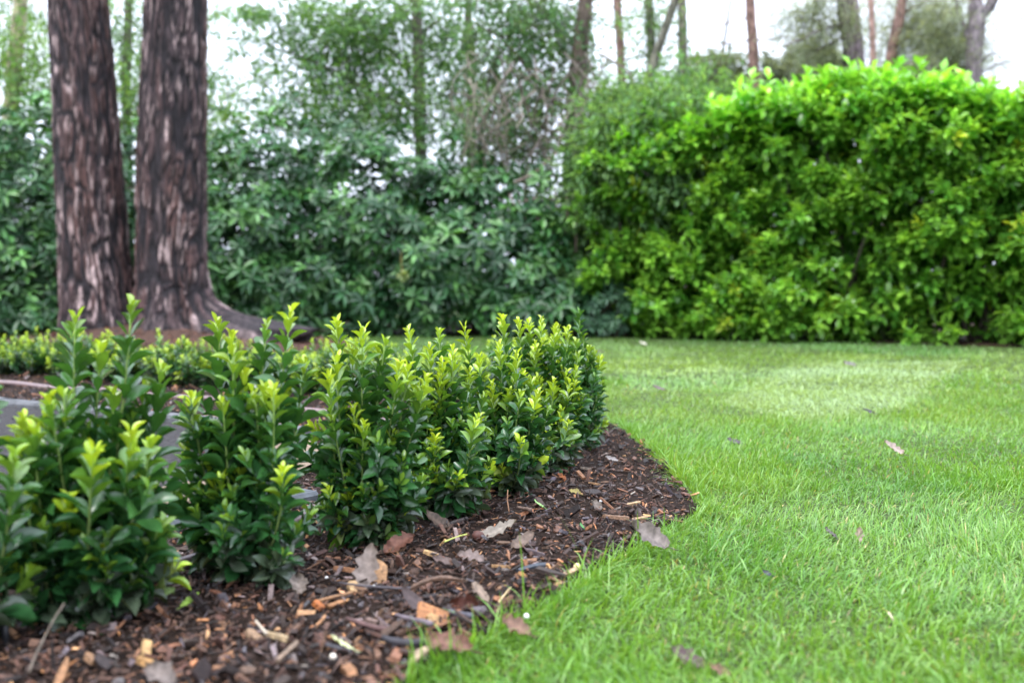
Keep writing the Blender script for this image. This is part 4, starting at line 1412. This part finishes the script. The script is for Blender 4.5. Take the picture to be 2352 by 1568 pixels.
chip(584, 1459, .034, .022, .010, (.34, .21, .12), (.3, .2, .9), .012, 'brown blurred chip next to the tan one in the lower mulch', 48)
chip(336, 1489, .028, .018, .012, (.52, .32, .13), (.7, .2, .4), .014, 'tilted honey-coloured chip, upper of a blurred pair', 49)
chip(336, 1519, .030, .018, .012, (.46, .25, .09), (.2, .2, 1.3), .014, 'flat orange-tan chip, lower of a blurred pair', 50)
chip(210, 1512, .026, .018, .010, (.34, .19, .10), (.3, .3, 1.0), .012, 'brown blurred chip off beside the honey-coloured pair', 51)
chip(141, 1548, .060, .012, .010, (.36, .18, .08), (.5, .2, .15), .016, 'orange-brown blurred splinter standing near the frame bottom', 52)
chip(660, 1495, .060, .010, .007, (.27, .185, .125), (.2, .2, -.35), .014, 'straight brown splinter pointing away from the camera', 53)
chip(1235, 1125, .050, .020, .012, (.15, .085, .06), (.1, .2, 1.4), .012, 'dark brown block of bark in front of the shrub row', 54)
chip(766, 1370, .075, .007, .005, (.33, .17, .08), (.05, .2, -.95), .018, 'thin orange splinter running to the tan chunk', 55)
chip(1150, 1300, .040, .008, .006, (.40, .22, .09), (.05, .2, 1.5), .012, 'thin honey-brown splinter in the mid mulch', 56)
chip(1228, 1268, .055, .015, .008, (.11, .075, .08), (.1, .2, .95), .012, 'purplish-brown bark piece above the blue-grey strip', 57, .1, 'bark_strip')
chip(1345, 1075, .038, .014, .008, (.28, .22, .18), (.1, .2, 1.3), .010, 'greyish chip near the last shrub and the lawn edge', 58)
chip(1365, 1110, .036, .010, .006, (.40, .22, .10), (.1, .2, 1.2), .010, 'light orange sliver on the far part of the mulch', 59)


def twig(x, y, L, r, col, bend, rot, lift, label, seed):
    put(twig_geo(L, r, col, bend, seed), 'twig', M_STEM, x, y, lift, rot, label, 'twig', GT)


twig(950, 1422, .085, .0038, (.12, .095, .105), .1, (-.1, 0, .75), .018, 'grey straight stick pointing down from the dark oblong leaf', 61)
twig(1060, 1408, .055, .0045, (.075, .070, .085), .1, (-.1, 0, .65), .016, 'dark grey short stick by the dark red curl', 62)
twig(925, 1470, .060, .0055, (.035, .032, .036), .6, (0, .1, 1.3), .014, 'black curved stick near the reddish curled leaf', 63)
twig(850, 1430, .090, .0040, (.10, .055, .05), .35, (0, .1, .95), .014, 'dark red-brown bent stick in the lower mulch', 64)
twig(1204, 1168, .062, .0045, (.13, .085, .065), .05, (-.1, 0, .45), .018, 'brown straight stick in front of the full young shrub', 65)
twig(1168, 1150, .05, .0014, (.26, .14, .08), .1, (1.1, 0, .1), .03, 'thin upright stalk stuck in the mulch', 66)
twig(107, 1462, .090, .0013, (.16, .13, .10), .2, (.9, 0, -.35), .05, 'pale blurred stalk rising from the mulch under the first shrubs', 67)
twig(598, 1440, .045, .0026, (.36, .30, .23), .05, (.1, 0, .6), .018, 'short pale stick by the blurred tan chips', 68)
twig(1047, 1235, .050, .0014, (.42, .45, .12), .3, (.15, 0, -1.0), .02, 'yellow-green dry grass stalk on the mulch', 69)
twig(860, 1345, .120, .0022, (.07, .06, .065), .2, (0, 0, 1.35), .02, 'long thin dark twig under the propped leaf', 70)
twig(1160, 1365, .06, .0013, (.50, .38, .2), .1, (.1, 0, -.3), .02, 'thin straw-coloured stalk near the lawn edge', 71)
for x, y, L, c, lab, s in ((1098, 1230, .026, (.075, .026, .018), 'round dark brown gall beside the wide open oak leaf', 81), (1326, 1300, .015, (.66, .50, .24), 'cream yellow pebble by the lawn edge', 82), (1209, 1414, .010, (.72, .70, .68), 'tiny white pebble at the foot of the grass', 83),
                           (765, 1507, .011, (.62, .55, .45), 'small beige pebble low in the mulch', 84), (750, 1326, .006, (.75, .74, .72), 'tiny white stone left of the propped leaf', 85), (1380, 1150, .008, (.60, .60, .60), 'pale grey pebble in the far mulch', 86),
                           (858, 1345, .006, (.72, .7, .66), 'tiny white stone under the propped leaf', 87)):
    put(pebble_geo(L, c, s), 'gall' if s == 81 else 'pebble', M_STONE, x, y, .012, (.2, .1, s * .7), lab, 'gall' if s == 81 else 'pebble', None if s == 81 else 'pebbles on the bed')

GLL = 'dead leaves on the lawn'
for x, y, L, c, rot, lift, lab, s in ((2050, 1030, .10, (.30, .25, .235), (.5, .2, 1.2), .045, 'pale pinkish-grey dead leaf resting on the grass', 91), (1995, 946, .075, (.055, .055, .07), (.2, .1, 1.4), .03, 'small dark leaf at the lower edge of the pale mown patch', 92),
                                     (1951, 838, .13, (.16, .15, .17), (.15, .1, 1.3), .03, 'grey leaf at the far side of the pale mown patch', 93), (1512, 893, .10, (.13, .10, .115), (.2, .1, 1.5), .03, 'dark leaf on the lawn beyond the end of the row', 94),
                                     (1687, 1016, .075, (.085, .08, .09), (.2, .1, 1.3), .03, 'dark curled leaf on the lawn behind the bed corner', 95), (1906, 1226, .050, (.085, .075, .085), (.3, .2, .6), .02, 'blackish leaf sunk in the grass mid lawn', 96),
                                     (1972, 1228, .045, (.28, .22, .20), (1.0, .2, .1), .03, 'brownish leaf standing upright in the grass', 97), (1762, 1317, .025, (.05, .055, .075), (.3, .2, .9), .025, 'tiny blue-black scrap in the grass', 98),
                                     (1578, 1514, .07, (.095, .065, .075), (.3, .2, .9), .012, 'dark blurred leaf sunk in the front grass', 99), (1648, 1540, .05, (.14, .085, .06), (.4, .2, 1.4), .016, 'brown blurred leaf near the bottom of the lawn', 100),
                                     (2044, 1413, .018, (.58, .50, .42), (.5, .2, .4), .035, 'pale buff scrap caught in the front grass', 101), (1476, 789, .10, (.65, .65, .62), (.2, .1, 1.4), .035, 'whitish scrap far off on the lawn by the hedge', 102),
                                     (1375, 808, .12, (.08, .06, .06), (.1, .1, 1.5), .03, 'dark streak of leaf far off past the last shrub', 103)):
    L *= .68
    c = np.array(c) * np.array([.95, .88, .80])
    if abs(rot[2]) > .6:
        rot = (rot[0], -math.copysign(abs(rot[1]) + .25, rot[2]), rot[2])
    put(lobed_leaf(L, L * .6, .15, .15, c, 3, s, .3), 'fallen_leaf', M_DEAD, x, y, lift * .7, rot, lab, 'dead leaf', GLL, z0=0)
